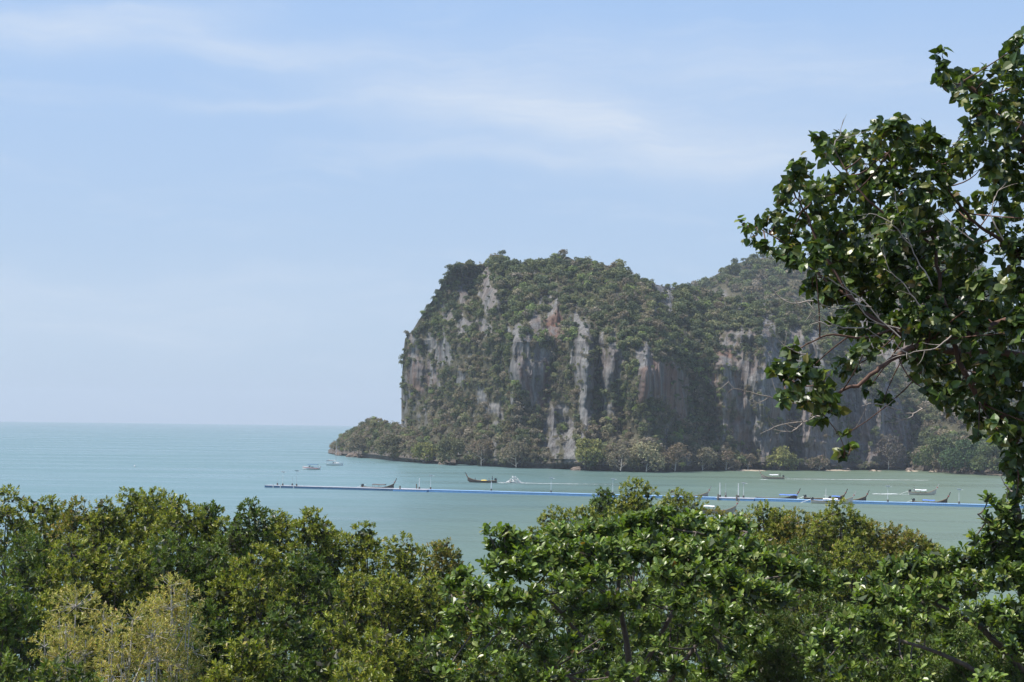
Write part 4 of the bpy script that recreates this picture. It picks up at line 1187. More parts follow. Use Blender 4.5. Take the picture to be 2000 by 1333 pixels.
YG = (.25, .25, .09); GY = (.23, .205, .14); GR = (.12, .15, .065); BR = (.21, .17, .12)
for k, (a, b_, c, wd, col, lb, dry) in enumerate([
    (1522, 917, 880, 60, YG, 'round yellow-green tree on the beach below the right-hand cliff', False),
    (1150, 917, 862, 64, YG, 'pale yellow-green tree at the waterline right of the rock pillar', False),
    (1212, 919, 872, 54, GY, 'greyish dry tree at the waterline left of the palest one', True),
    (1262, 921, 868, 66, (.34, .31, .19), 'palest straw coloured tree at the waterline in the middle of the cliff foot', True),
    (1318, 920, 872, 60, BR, 'brownish dry tree right of the palest waterline tree', True),
    (1372, 918, 876, 54, GY, 'grey-brown dry tree left of the right-hand rock wall', True),
    (1418, 917, 884, 46, BR, 'low brown tree at the foot of the right-hand rock wall', True),
    (1008, 912, 862, 60, GY, 'grey dry tree at the waterline left of the rock pillar foot', True),
    (940, 908, 860, 58, BR, 'brownish dry tree above the dark tidal undercut', True),
    (880, 904, 862, 56, (.15, .155, .085), 'dull green tree above the waterline behind the longtail boat moored left', False),
    (828, 901, 868, 44, YG, 'light bush on the shore where the low point meets the cliff', False),
    (760, 897, 850, 48, (.15, .15, .085), 'olive green tree on the low point below the cliff corner', False),
    (700, 891, 850, 44, GY, 'greyish tree near the tip of the low point', False),
    (1735, 917, 850, 60, (.15, .13, .11), 'leafless grey tree with fanning stems against the right cliff', True),
    (1838, 921, 856, 66, GR, 'green tree on the shore left of the widest green one at the right', False),
    (1885, 924, 862, 80, (.075, .12, .055), 'widest green tree on the far right shore', False),
    (1935, 926, 868, 60, GR, 'green tree beside the widest one, nearest the overhanging leaves', False),
    (1805, 919, 880, 34, (.07, .11, .045), 'small dark green tree beside the bright strip of sand', False),
    (1460, 916, 888, 34, BR, 'low brown bush left of the round yellow-green tree', True),
    (1600, 916, 893, 40, BR, 'low dark bush at the foot of the grey wall right of the round tree', True),
]): shore_tree(a, b_, c, wd, col, lb, 3000 + k, dry)


def beach(pts, depth, label):
    V = []; F = []
    n = len(pts)
    for k, (a, b_) in enumerate(pts):
        p = sea(a, b_, .02); e = math.sin(math.pi * k / (n - 1))
        for j, (f, z) in enumerate(((0, -.10), (.35, .12), (.7, .3), (1.0, .5))):
            V.append((p[0] + (RNG.random() - .5) * .8, p[1] + (depth * f) * (0.25 + .75 * e) + (RNG.random() - .5) * .4, z * (.3 + .7 * e)))
    for k in range(n - 1):
        for j in range(3): F.append((k * 4 + j, k * 4 + 4 + j, k * 4 + 5 + j, k * 4 + 1 + j))
    tag(mesh_obj('beach', V, np.array(F), M['sand'], smooth=True), label, 'beach', kind='structure')


for a0, a1, yy, lb in ((1610, 1662, 920.2, 'narrow strip of pale sand under the right-hand cliff'), (1698, 1722, 920.6, 'short patch of pale sand right of the narrow strip'), (1770, 1797, 921.5, 'brightest patch of sand at the end of the cliff'), (1815, 1845, 922.5, 'patch of sand between the green trees on the right'), (1430, 1500, 920.5, 'thin grey sandbar under the rock wall')):
    beach([(a0 + (a1 - a0) * k / 9, yy + .4 * math.sin(k * 1.7 + a0)) for k in range(10)], 5.5, lb)

# boulders along the tide line
BO = np.random.default_rng(8)
for k, (a, b_, sz, lb) in enumerate([(662, 890.5, 2.2, 'boulder under the tip of the low point'), (688, 893.5, 2.8, 'pinkish boulder on the shore behind the sailboat'), (705, 894.5, 1.8, 'flat boulder right of the sailboat mast'), (832, 906, 2.0, 'boulder below the light shore bush'), (868, 908, 2.2, 'boulder left of the dark undercut'), (1128, 919.5, 2.0, 'pale boulder at the foot of the rock pillar'), (1655, 919.5, 1.5, 'small dark rock on the narrow strip of sand'), (1780, 920.5, 1.6, 'ochre rock beside the brightest patch of sand')]):
    p = sea(a, b_); m = MB(); m.ball((0, 0, 0), 1, 14, 9)
    V = np.concatenate(m.V); nn = fbm(V * 1.3 + k * 7, 300 + k, 4); V = V * (.6 + .9 * nn)[:, None] * np.array([sz * 1.3, sz, sz * .75]); m.V = [V]
    o = m.local('boulder', M['boulder'] if 'boulder' in M else M.setdefault('boulder', simple('shore_rock', (.13, .10, .08), .9, var=.5, scale=.8)), None)
    o.location = (p[0], p[1] + 2.5, sz * .12); o.rotation_euler = (0, 0, BO.uniform(0, 6))
    tag(o, lb, 'boulder')

# ------------------------------------------------------------------ floating pier
M['float_blue'] = simple('blue_plastic_float', (.13, .29, .54), .5, var=.18, scale=1.2)
M['float_dark'] = simple('weathered_blue_float', (.045, .115, .22), .55, var=.25, scale=1.0)
M['deck_pale'] = simple('pale_blue_deck', (.24, .40, .60), .6, var=.12, scale=.8)  # paler blue than the floats below
M['deck_white'] = simple('pale_grey_deck', (.40, .41, .45), .6, var=.12, scale=.8)
M['pile'] = simple('weathered_pile', (.10, .085, .07), .9, var=.4, scale=4)
M['white_paint'] = simple('white_paint', (.66, .66, .64), .45, var=.06, scale=3)
M['steel'] = simple('galvanised_steel', (.55, .57, .58), .4, .6, .1)
M['solar'] = simple('solar_panel', (.02, .03, .06), .2, .2, .2)
PR0 = sea(522, 952.0); PR1 = sea(2100, 995.5)
PD = unit(PR1 - PR0); PN = np.array([-PD[1], PD[0], 0]); PLEN = float(np.linalg.norm(PR1 - PR0)); PANG = math.atan2(PD[1], PD[0])
PW, PH, SEC = 3.4, .62, 10.0


def pier_x(px):
    """distance along the pier of what is seen at column px"""
    d = rays(px, 960.); A_ = np.array([[PD[0], -d[0]], [PD[1], -d[1]]])
    return float(np.linalg.solve(A_, -PR0[:2])[0])


def pontoon_mesh(name, side, deck, h, wd):
    m = MB(); n = 20; c = SEC / n
    for k in range(n):
        for j in (-1, 1): m.box((c * (k + .5), j * (wd / 2 - .25), h / 2 - .22), (c - .05, .5, h + .32 - .06))
    m.box((SEC / 2, 0, h / 2 - .25), (SEC - .06, wd - 1.02, h + .2))
    return mesh_data(name, np.concatenate(m.V), [np.array(f) for f in m.F.values()], side), deck


def deck_mesh(name, h, wd, mat):
    m = MB(); n = 20; c = SEC / n; r = int(wd / .5)
    for k in range(n):
        m.box((c * (k + .5), 0, h - .02), (c - .03, wd + .06, .10))
    return mesh_data(name, np.concatenate(m.V), [np.array(f) for f in m.F.values()], mat)


pier = tag(empty('floating_pier', PR0), 'long floating pier of blue plastic blocks lying across the bay', 'pier')
pier.rotation_euler = (0, 0, PANG)
pb = pontoon_mesh('pontoon', M['float_blue'], None, PH, PW)[0]; pdk = pontoon_mesh('pontoon', M['float_dark'], None, PH, PW)[0]
db = deck_mesh('deck', PH, PW, M['deck_pale']); dw = deck_mesh('deck', PH, PW, M['deck_white'])
XS = pier_x(790); nsec = int(PLEN / SEC)
for k in range(nsec):
    x = k * SEC; west = x + SEC / 2 < XS
    wide = any(abs(x + SEC / 2 - pier_x(q)) < SEC * .8 for q in (815, 1428))
    o = bpy.data.objects.new('pontoon', pdk if west else pb); COL.objects.link(o); o.parent = pier; o.location = (x, (k % 3 - 1) * .06, -.02 * (k % 2))
    if wide: o.scale = (1, 1.7, 1)
    q = bpy.data.objects.new('deck', dw if west or wide else db); COL.objects.link(q); q.parent = o
m = MB()
for px in (539, 553, 579):
    m = MB(); x = pier_x(px); m.tube([(x, -PW / 2 - .12, -.3), (x, -PW / 2 - .12, .9)], .13, 8); m.local('fender', M['white_paint'], pier, True)
for px in (786, 1406, 1442):
    m = MB(); x = pier_x(px); yy = -PW / 2 - .28 - (1.2 if px != 786 else 0); m.tube([(x, yy, -1.5), (x + .02, yy, 1.4), (x, yy, 1.55)], [.24, .22, .12], 9); m.local('mooring_pile', M['pile'], pier, True)
for px in (808, 1415):
    m = MB(); x = pier_x(px); m.tube([(x, PW / 2 + .5, -1.5), (x, PW / 2 + .5, 1.9), (x, PW / 2 + .5, 2.0)], [.18, .17, .08], 8); m.local('mooring_pile', M['pile'], pier, True)

LAMPS = [(538, 934, 947, 'thin', 'first thin lamp post from the far left end of the floating pier'), (553, 923, 948, 'panel', 'second lamp post from the far left end of the pier, with a white head'), (567, 931, 948, 'thin', 'third and shortest lamp post at the far left end of the pier'), (580, 921, 948, 'dark', 'fourth lamp post from the left end of the pier, with a dark panel'),
         (816, 934, 957, 'fat', 'stout white post on the wide block of the pier right of the moored longtail'), (838, 930, 957, 'panel', 'thin lamp post just right of the stout white post'), (957, 941, 960, 'fat', 'stout white post in front of the dark speeding longtail'), (1074, 935, 962, 'panel', 'white lamp post in front of the long wake'), (1195, 937, 965, 'panel', 'white lamp post between two mangrove tops'),
         (1405, 943, 969, 'fat', 'leftmost pale post of the four on the wide pier block'), (1416, 944, 969, 'thin', 'second thin post of the four on the wide pier block'), (1441, 944, 970, 'fat', 'third pale post of the four on the wide pier block'), (1451, 945, 970, 'panel', 'rightmost post of the four on the wide pier block'), (1734, 951, 978, 'panel', 'lamp post crossing the bright foam streak on the right'), (1873, 957, 983, 'panel', 'last lamp post before the overhanging tree')]
for px, yt, yb, kind, lb in LAMPS:
    x = pier_x(px); side = .35 * PW if yb < 975 and px not in (553, 580) else -.1 * PW
    b = PR0 + PD * x + PN * side; b[2] = PH + .03
    h = at(px, yt, b[1])[2] - b[2]
    t = tag(empty('lamp_post', b), lb, 'lamp post', 'lamp posts along the floating pier'); t.rotation_euler = (0, 0, PANG)
    r = {'fat': .13, 'thin': .05, 'dark': .06, 'panel': .06}[kind]
    m = MB(); m.tube([(0, 0, 0), (0, 0, h * .5), (0, 0, h)], [r, r * .95, r * .8], 8); m.local('pole', M['white_paint'] if kind in ('fat', 'panel') else M['steel'], t, True)
    m = MB(); m.loft([np.array([(.26 * math.cos(a), .26 * math.sin(a), 0) for a in np.arange(8) * math.pi / 4]), np.array([(.22 * math.cos(a), .22 * math.sin(a), .55) for a in np.arange(8) * math.pi / 4])]); m.local('base', M['pile'], t)
    if kind in ('panel', 'dark'):
        m = MB(); m.tube([(0, 0, h - .15), (.35, 0, h + .02), (.75, 0, h + .05)], [.05, .045, .04], 6); m.local('arm', M['steel'], t, True)
        m = MB(); m.box((.75, 0, h + .02), (.6, .24, .10)); m.local('lamp_head', M['white_paint'], t)
        m = MB(); m.box((0, 0, h + .16), (1.0, .7, .05), Matrix.Rotation(-.3, 3, 'X')); m.local('solar_panel', M['solar'] if kind == 'dark' else M['deck_white'], t)

# ------------------------------------------------------------------ boats
M['old_wood'] = simple('dark_boat_wood', (.085, .06, .045), .7, var=.4, scale=2.5)
M['grey_wood'] = simple('grey_boat_wood', (.30, .26, .23), .7, var=.3, scale=2.5)
M['pale_hull'] = simple('pale_painted_hull', (.50, .47, .44), .6, var=.15, scale=2)
M['deck_wood'] = simple('deck_wood', (.22, .14, .08), .8, var=.3, scale=4)
M['dark_roof'] = simple('dark_tarp', (.10, .075, .065), .8, var=.3, scale=2)
M['white_roof'] = simple('white_tarp', (.72, .72, .73), .7, var=.08, scale=2)
M['blue_roof'] = simple('blue_tarp', (.10, .20, .52), .7, var=.2, scale=2)
M['engine'] = simple('black_engine', (.02, .02, .02), .5, var=.3, scale=4)
M['yellow'] = simple('yellow_cloth', (.75, .55, .12), .7, var=.1)
M['glass'] = simple('dark_glass', (.02, .025, .03), .12, var=.2)
M['red_cloth'] = simple('red_ribbon', (.45, .06, .05), .8, var=.2)
GEN_BOAT = 'longtail boats in the bay'


def local_part(m, name, mat, t, smooth=False):
    return m.local(name, mat, t, smooth)


def longtail(label, px0, px1, py, bow_right, hull='old_wood', roof=None, roof_rng=(.30, .66), Yfix=None, engine=True, wd=1.9, roof_h=1.75, mast=False, yaw=0.0):
    p = sea((px0 + px1) / 2, py) if Yfix is None else at((px0 + px1) / 2, py, Yfix); p[2] = 0
    L = (px1 - px0) * p[1] / F_PX * .98
    t = tag(empty('longtail_boat', p), label, 'boat', GEN_BOAT)
    t.rotation_euler = (0, 0, (0 if bow_right else math.pi) + PANG * .6 + yaw)
    xs = np.linspace(-L / 2, L / 2 * .93, 17); f = (xs + L / 2) / L
    half = wd / 2 * np.interp(f, [0, .08, .35, .65, .85, .95], [.62, .74, 1, .92, .5, .10])
    sheer = .62 + 1.15 * np.clip((f - .55) / .42, 0, 1) ** 2.0 + .16 * np.clip((.2 - f) / .2, 0, 1)
    keel = -.25 + .95 * np.clip((f - .78) / .2, 0, 1) ** 1.8
    m = MB(); R = []
    for x, b, z, k in zip(xs, half, sheer, keel):
        mz = k + (z - k) * .45
        R.append(np.array([(x, -b, z), (x, -b * .82, mz), (x, -b * .3, k), (x, b * .3, k), (x, b * .82, mz), (x, b, z), (x, b * .9, z - .02), (x, b * .84, z - .28), (x, -b * .84, z - .28), (x, -b * .9, z - .02)]))
    m.loft(R); local_part(m, 'hull', M[hull], t)
    m = MB()
    for sgn in (-1, 1): m.tube(np.stack([xs, sgn * half * 1.02, sheer + .02], -1), .045, 5)
    local_part(m, 'gunwale', M['deck_wood'], t, True)
    # tall prow post
    e = L / 2 * .93; z0 = sheer[-1]
    m = MB(); P = np.array([(e - .25, 0, z0 - .45), (e + .12, 0, z0 + .15), (e + .50, 0, z0 + .85), (e + .78, 0, z0 + 1.55)])
    RR = []
    for q, (w_, h_) in zip(P, ((.10, .20), (.08, .14), (.06, .10), (.07, .11))): RR.append(q + np.array([(-h_, -w_, 0), (h_, -w_, 0), (h_, w_, 0), (-h_, w_, 0)]))
    m.loft(RR); pr = local_part(m, 'prow_post', M[hull], t)
    m = MB(); q = (P[1] + P[2]) / 2; m.tube([q - (.02, 0, .06), q + (.04, 0, .10)], .2, 8); local_part(m, 'ribbon', M['red_cloth'], pr, True)
    for fx in (.18, .36, .52, .68):
        x = -L / 2 + L * fx; b = float(np.interp(x, xs, half)); m = MB(); m.box((x, 0, .48), (.28, b * 1.7, .05)); local_part(m, 'bench', M['deck_wood'], t)
    if roof:
        x0, x1 = -L / 2 + L * roof_rng[0], -L / 2 + L * roof_rng[1]; wy = wd * .46; m = MB(); RR = []
        for x in np.linspace(x0, x1, 7):
            c = roof_h + .05 * math.sin((x - x0) * 2.1)
            a = np.linspace(0, math.pi, 7)
            up = np.stack([np.full(7, x), -wy * np.cos(a), c + .22 * np.sin(a)], -1)
            RR.append(np.concatenate([up, (up - (0, 0, .05))[::-1]]))
        m.loft(RR); local_part(m, 'canopy', M[roof], t)
        for x in (x0 + .2, (x0 + x1) / 2, x1 - .2):
            for sgn in (-1, 1): m = MB(); m.tube([(x, sgn * wy * .96, .5), (x, sgn * wy * .96, roof_h + .02)], .035, 5); local_part(m, 'canopy_post', M['deck_wood'], t, True)
    if engine:
        x = -L / 2 + .35
        m = MB(); m.box((x, 0, 1.12), (.75, .5, .42)); m.box((x + .1, 0, 1.42), (.4, .36, .22)); m.box((x, 0, .8), (.2, .2, .4)); m.tube([(x - .3, .12, 1.2), (x - .5, .2, 1.5)], .05, 6); en = local_part(m, 'engine', M['engine'], t)
        m = MB(); m.tube([(x - .35, 0, 1.0), (x - 1.6, 0, .55), (x - 3.0, 0, .02)], [.05, .045, .035], 6); local_part(m, 'propeller_shaft', M['steel'], en, True)
        m = MB(); m.tube([(x + .4, 0, 1.2), (x + 1.1, .1, 1.35)], .025, 5); local_part(m, 'tiller', M['steel'], en, True)
    if mast:
        m = MB(); m.tube([(-L * .15, 0, .5), (-L * .15, 0, 3.8)], [.09, .06], 7); mm = local_part(m, 'mast', M['white_paint'], t, True)
        m = MB(); m.tube([(-L * .15 - .6, 0, 2.1), (-L * .15 + .7, 0, 1.8)], .05, 6); local_part(m, 'crossbar', M['white_paint'], mm, True)
    return t, L


def person(label, boat, local, pose, top, legs):
    """one continuous skinned figure, hair as its child"""
    if pose == 'stand':
        V = [(0, 0, .95), (0, 0, 1.15), (0, 0, 1.40), (.02, 0, 1.52), (.03, 0, 1.64), (.03, 0, 1.75), (0, .19, 1.38), (.10, .24, 1.12), (.32, .20, 1.02), (0, -.19, 1.38), (.04, -.24, 1.10), (.16, -.22, .88), (0, .09, .9), (.03, .11, .48), (0, .11, .06), (.13, .11, .03), (0, -.09, .9), (.03, -.12, .48), (-.02, -.13, .06), (.11, -.13, .03)]
    else:
        V = [(0, 0, .12), (.02, 0, .34), (.05, 0, .58), (.08, 0, .70), (.10, 0, .82), (.10, 0, .93), (.05, .19, .56), (.14, .24, .32), (.34, .18, .24), (.05, -.19, .56), (.14, -.24, .32), (.34, -.18, .24), (.05, .09, .10), (.44, .12, .16), (.46, .12, -.26), (.58, .12, -.30), (.05, -.09, .10), (.44, -.12, .16), (.46, -.12, -.26), (.58, -.12, -.30)]
    E = [(0, 1), (1, 2), (2, 3), (3, 4), (4, 5), (2, 6), (6, 7), (7, 8), (2, 9), (9, 10), (10, 11), (0, 12), (12, 13), (13, 14), (14, 15), (0, 16), (16, 17), (17, 18), (18, 19)]
    Rd = [.15, .145, .16, .06, .10, .085, .065, .05, .035, .065, .05, .035, .09, .065, .045, .04, .09, .065, .045, .04]
    me = bpy.data.meshes.new('person'); me.from_pydata(V, E, []); me.materials.append(top)
    o = bpy.data.objects.new('person', me); COL.objects.link(o)
    md = o.modifiers.new('skin', 'SKIN'); ly = me.skin_vertices[0] if me.skin_vertices else None
    if ly is None:
        bpy.context.view_layer.objects.active = o; bpy.ops.mesh.customdata_skin_add(); ly = me.skin_vertices[0]
    for v, r in zip(ly.data, Rd): v.radius = (r, r)
    ly.data[0].use_root = True
    o.modifiers.new('sub', 'SUBSURF').levels = 1; o.modifiers['sub'].render_levels = 1
    Mw = Matrix.Translation(boat.location) @ Matrix.Rotation(boat.rotation_euler[2], 4, 'Z')
    o.location = Mw @ Vector(local); o.rotation_euler = (0, 0, boat.rotation_euler[2])
    m = MB(); hz = V[5]; m.ball((hz[0] - .015, hz[1], hz[2] + .015), (.11, .105, .10), 10, 6); m.local('hair', M['engine'], o, True)
    tag(o, label, 'person')


M['dark_shirt'] = simple('dark_shirt', (.05, .05, .07), .9, var=.2)
M['grey_shirt'] = simple('grey_shirt', (.22, .22, .24), .9, var=.2)
M['pale_shirt'] = simple('pale_shirt', (.55, .52, .48), .9, var=.1)
pierY = lambda px: float((PR0 + PD * pier_x(px))[1])
b1, L1 = longtail('dark wooden longtail with a low dark canopy moored behind the left half of the pier', 704, 773, 949, True, 'old_wood', 'dark_roof', (.34, .72), Yfix=pierY(738) + 4.2, roof_h=1.35)
b2, L2 = longtail('dark open longtail speeding left, throwing up white spray', 910, 971, 943, False, 'old_wood', None)
person('person in dark clothes sitting near the bow of the speeding open longtail', b2, (L2 * .20, .1, .46), 'sit', M['dark_shirt'], None)
person('person in dark clothes standing at the stern of the speeding open longtail', b2, (-L2 * .36, 0, .34), 'stand', M['dark_shirt'], None)
person('person in grey sitting beside the one steering the speeding open longtail', b2, (-L2 * .26, .25, .46), 'sit', M['grey_shirt'], None)
m = MB(); RR = []
for k in range(5):
    a = np.linspace(0, math.pi, 6); RR.append(np.stack([np.full(6, -.9 + k * .45), -.6 * np.cos(a), .55 + .42 * np.sin(a) * (1 - .12 * abs(k - 2))], -1))
m.loft(RR); o = m.local('cargo_bundle', M['yellow'], None); o.location = Matrix.Translation(b2.location) @ Matrix.Rotation(b2.rotation_euler[2], 4, 'Z') @ Vector((-L2 * .08, 0, 0)); o.rotation_euler = (0, 0, b2.rotation_euler[2])
tag(o, 'yellow covered bundle lying amidships in the speeding open longtail', 'cargo')
longtail('brown prow of a longtail poking out behind the pier beside the mangrove tops', 1310, 1386, 965, True, 'grey_wood', None, Yfix=pierY(1360) + 4.0, engine=False)
b4, L4 = longtail('grey longtail with a white canopy running left near the far shore', 1485, 1532, 936, False, 'grey_wood', 'white_roof', (.25, .62), roof_h=1.5)
person('person in dark clothes standing at the stern of the longtail near the far shore', b4, (-L4 * .32, 0, .34), 'stand', M['dark_shirt'], None)
b5, L5 = longtail('pale longtail with a whitish canopy heading right past the far end of the pier', 1775, 1830, 967, True, 'pale_hull', 'white_roof', (.22, .62), roof_h=1.35)
person('person in grey clothes standing at the stern of the pale longtail', b5, (-L5 * .31, 0, .34), 'stand', M['grey_shirt'], None)
longtail('dark longtail moored behind the pier, its prow right of the bright mangrove top', 1618, 1694, 973, True, 'old_wood', None, Yfix=pierY(1655) + 4.0)
longtail('longtail with a blue canopy moored behind the pier at its right end', 1782, 1852, 980, True, 'old_wood', 'blue_roof', (.28, .62), Yfix=pierY(1815) + 3.6, roof_h=1.05)
longtail('longtail behind the pier whose prow shows above the bright mangrove top', 1570, 1652, 971, True, 'old_wood', 'blue_roof', (.66, .86), Yfix=pierY(1610) + 8.5, roof_h=1.2)
longtail('longtail with a large blue canopy behind the mangroves and the pier', 1475, 1560, 969, True, 'old_wood', 'blue_roof', (.55, .97), Yfix=pierY(1520) + 4.2, roof_h=1.45, engine=False)
longtail('pale longtail with a white mast and canopy lying on the near side of the pier', 1584, 1668, 982, True, 'pale_hull', 'white_roof', (.28, .62), Yfix=pierY(1625) - 4.5, roof_h=1.1, mast=True)
longtail('longtail lying on the near side of the pier, half hidden by reddish mangroves', 1366, 1440, 997, True, 'grey_wood', 'white_roof', (.1, .4), Yfix=318, roof_h=1.5, engine=False)


def sail_boat():
    p = sea(654, 909.5); L = 33 * p[1] / F_PX; t = tag(empty('sailboat', p), 'white sailboat with a bare mast anchored off the low point', 'boat'); t.rotation_euler = (0, 0, -.12)
    xs = np.linspace(-L / 2, L / 2, 13); f = np.linspace(0, 1, 13); half = 1.25 * np.interp(f, [0, .2, .5, .8, 1], [.75, .95, 1, .6, .03]); sh = .75 + .35 * f ** 1.5; R = []
    for x, b, z in zip(xs, half, sh): R.append(np.array([(x, -b, z), (x, -b * .85, .2), (x, -b * .3, -.35), (x, b * .3, -.35), (x, b * .85, .2), (x, b, z)]))
    m = MB(); m.loft(R); m.local('hull', M['white_paint'], t)
    m = MB(); R = []
    for x, h in ((-1.0, .2), (-.8, .62), (1.2, .55), (2.0, .05)): R.append(np.array([(x, -.75, .9), (x, -.65, .9 + h), (x, .65, .9 + h), (x, .75, .9)]))
    m.loft(R); cb = m.local('cabin', M['white_paint'], t)
    for x in (-.4, .4): m = MB(); m.box((x, -.72, 1.2), (.5, .06, .2)); m.local('window', M['glass'], cb)
    m = MB(); m.tube([(.5, 0, 1.3), (.5, 0, 6), (.5, 0, 11.6)], [.09, .08, .05], 7); ms = m.local('mast', M['steel'], t, True)
    m = MB(); m.tube([(.45, 0, 2.2), (-L * .38, 0, 2.25)], .11, 7); m.local('boom', M['white_paint'], ms, True)
    m = MB(); m.box((.5, 0, 5.5), (.08, 1.4, .06)); m.local('spreader', M['steel'], ms)
    m = MB(); m.tube([(.55, 0, 11.4), (L / 2 - .1, 0, 1.15)], .03, 4); m.local('forestay', M['steel'], ms)
    m = MB(); m.tube([(.45, 0, 11.4), (-L / 2 + .1, 0, .9)], .02, 4); m.local('backstay', M['steel'], ms)
    m = MB(); R = []
    for x in np.linspace(-L / 2 + .1, -.6, 5): a = np.linspace(0, math.pi, 6); u = np.stack([np.full(6, x), -1.1 * np.cos(a), 2.0 + .2 * np.sin(a)], -1); R.append(np.concatenate([u, (u - (0, 0, .06))[::-1]]))
    m.loft(R); m.local('sun_awning', M['glass'], t)
    for x in (-L / 2 + .3, -1.0):
        for y in (-1, 1): m = MB(); m.tube([(x, y, .8), (x, y, 2.0)], .03, 5); m.local('awning_post', M['steel'], t)


def speed_boat():
    p = sea(607, 917.5); L = 33 * p[1] / F_PX; t = tag(empty('speedboat', p), 'white speedboat with a dark canopy left of the sailboat', 'boat'); t.rotation_euler = (0, 0, math.pi - .15)
    xs = np.linspace(-L / 2, L / 2, 13); f = np.linspace(0, 1, 13); half = 1.1 * np.interp(f, [0, .4, .7, 1], [.95, 1, .8, .04]); sh = .8 + .45 * f ** 1.6; R = []
    for x, b, z in zip(xs, half, sh): R.append(np.array([(x, -b, z), (x, -b * .9, .25), (x, -b * .25, -.3 + max(0, x) * .08), (x, b * .25, -.3 + max(0, x) * .08), (x, b * .9, .25), (x, b, z)]))
    m = MB(); m.loft(R); m.local('hull', M['white_paint'], t)
    m = MB(); 
    for sg in (-1, 1): m.tube(np.stack([xs, sg * half * 1.0, sh - .3], -1), .06, 5)
    m.local('rubbing_strake', M['red_cloth'], t, True)
    m = MB(); m.loft([np.array([(.6, -.8, .95), (.3, -.7, 1.6), (.3, .7, 1.6), (.6, .8, .95)]), np.array([(.75, -.8, .95), (.36, -.7, 1.62), (.36, .7, 1.62), (.75, .8, .95)])]); m.local('windscreen', M['glass'], t)
    m = MB(); R = []
    for x in np.linspace(-L * .42, L * .18, 5): a = np.linspace(0, math.pi, 6); u = np.stack([np.full(6, x), -1.0 * np.cos(a), 2.0 + .15 * np.sin(a)], -1); R.append(np.concatenate([u, (u - (0, 0, .06))[::-1]]))
    m.loft(R); m.local('canopy', M['float_dark'], t)
    for x in (-L * .4, L * .15):
        for y in (-.95, .95): m = MB(); m.tube([(x, y, .8), (x, y, 2.0)], .035, 5); m.local('canopy_post', M['steel'], t)
    for y in (-.4, .4): m = MB(); m.box((-L / 2 - .3, y, 1.0), (.6, .42, .65)); m.box((-L / 2 - .25, y, .4), (.28, .22, .9)); m.local('outboard_motor', M['white_paint'], t)
    m = MB(); m.box((-.6, 0, .95), (.6, 1.4, .35)); m.local('seat', M['dark_shirt'], t)


sail_boat(); speed_boat()
p = sea(263, 912); bu = tag(empty('mooring_buoy', p), 'tiny white buoy alone on the open water at the left', 'buoy')
m = MB(); m.ball((0, 0, .2), (.36, .36, .34), 12, 8); m.local('float', M['white_paint'], bu, True)
m = MB(); m.tube([(0, 0, .45), (0, 0, .8)], .05, 6); m.local('ring_post', M['steel'], bu)


# ------------------------------------------------------------------ wakes and spray
def foam_mat():
    m, t, p, o = new_mat('foam')
    g = t.new('ShaderNodeTexCoord').outputs['Object']
    p.inputs['Base Color'].default_value = (.85, .88, .88, 1); p.inputs['Roughness'].default_value = .8
    al = t.new('ShaderNodeAttribute', attribute_name='foam').outputs['Fac']
    n = t.noise(t.mapping(g, scale=(.5, 1.6, 1)), 1.0, 5, .7)
    a = t.smooth(t.math('ADD', t.math('MULTIPLY', al, 1.2), t.math('MULTIPLY', t.math('SUBTRACT', n, .5), 1.5)), .35, .85)
    t.link(a, p.inputs['Alpha'])
    return m


M['foam'] = foam_mat()


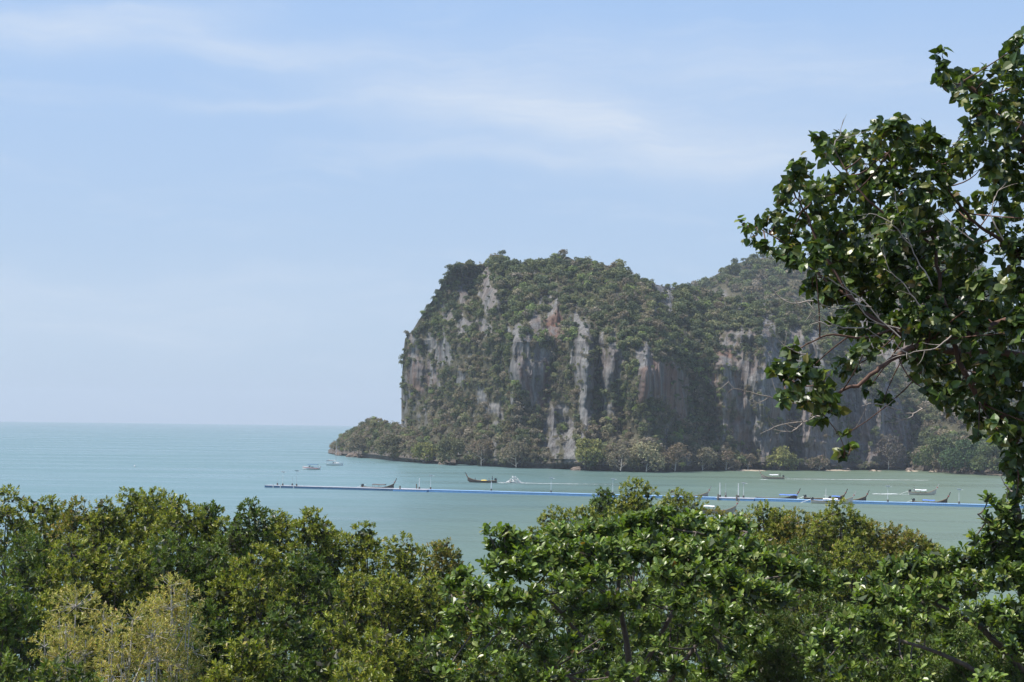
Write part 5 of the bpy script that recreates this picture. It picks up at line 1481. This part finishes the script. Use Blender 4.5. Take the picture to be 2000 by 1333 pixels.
def wake(px0, py0, px1, py1, w0, w1, label, dens):
    a, b = sea(px0, py0, .03), sea(px1, py1, .03); n = 90; V = []; F = []; al = []
    d = unit(b - a); q = np.array([-d[1], d[0], 0])
    for k in range(n + 1):
        f = k / n; c = a + (b - a) * f + q * (vnoise(np.array([f * 9, 0., 3.]), 5) - .5) * 1.5
        ww = (w0 + (w1 - w0) * f) * (.7 + .6 * vnoise(np.array([f * 40, 1., 0.]), 8))
        for j in range(5):
            s_ = (j - 2) / 2; V.append(c + q * ww * s_ + np.array([0, 0, .06 * (1 - s_ * s_)])); al.append((1 - abs(s_) ** 1.5) * dens(f))
    for k in range(n):
        for j in range(4): F.append((k * 5 + j, k * 5 + 5 + j, k * 5 + 6 + j, k * 5 + 1 + j))
    tag(mesh_obj('wake', V, np.array(F), M['foam'], smooth=True, attrs={'foam': al}), label, 'foam', kind='stuff')


wake(970, 943.2, 1230, 947.5, .7, 2.4, 'long white wake trailing behind the speeding open longtail', lambda f: 1.0 - .72 * f)
wake(1532, 936, 1812, 938.6, .8, 2.6, 'white wake trailing behind the longtail near the far shore', lambda f: 1.0 - .45 * f)
wake(1484, 937.2, 1500, 937, .5, .6, 'bow wave of the longtail near the far shore', lambda f: 1.0)
wake(1703, 965.2, 1752, 965.4, 1.2, 1.8, 'bright white foam streak behind the pale longtail', lambda f: 1.2)
wake(1756, 966.5, 1777, 967, .5, .5, 'thin foam line at the stern of the pale longtail', lambda f: .7)


def spray():
    c = sea(1004, 944); r = np.random.default_rng(3); m = MB()
    for k in range(420):
        x = r.normal() * 1.6; h = 2.3 * math.exp(-(x / 1.7) ** 2) * r.random() ** .8
        s_ = r.uniform(.05, .2); q = np.array([x, r.normal() * .5, h]); a = r.normal(size=(3, 3)) * s_
        m.add(np.array([q + a[0], q + a[1], q + a[2], q - a.mean(0)]), [(0, 1, 2), (0, 3, 1), (1, 3, 2), (2, 3, 0)])
    o = m.local('spray', M['white_paint'], None); o.location = c
    tag(o, 'white spray thrown up by the propeller behind the speeding open longtail', 'spray', kind='stuff')


spray()

# ------------------------------------------------------------------ air
def haze():
    b = MB(); b.box((0, 0, 87.5), (15960, 15960, 185))
    m = bpy.data.materials.new('humid_air'); m.use_nodes = True
    t = NT(m.node_tree); t.n.clear()
    out = t.new('ShaderNodeOutputMaterial'); v = t.new('ShaderNodeVolumePrincipled')
    v.inputs['Color'].default_value = (0.80, 0.90, 1.0, 1)
    v.inputs['Density'].default_value = 0.00013
    v.inputs['Anisotropy'].default_value = 0.1
    t.link(v.outputs[0], out.inputs['Volume'])
    tag(b.build('haze', m), 'thin bluish humid haze filling the air over the bay', 'haze', kind='stuff')


haze()
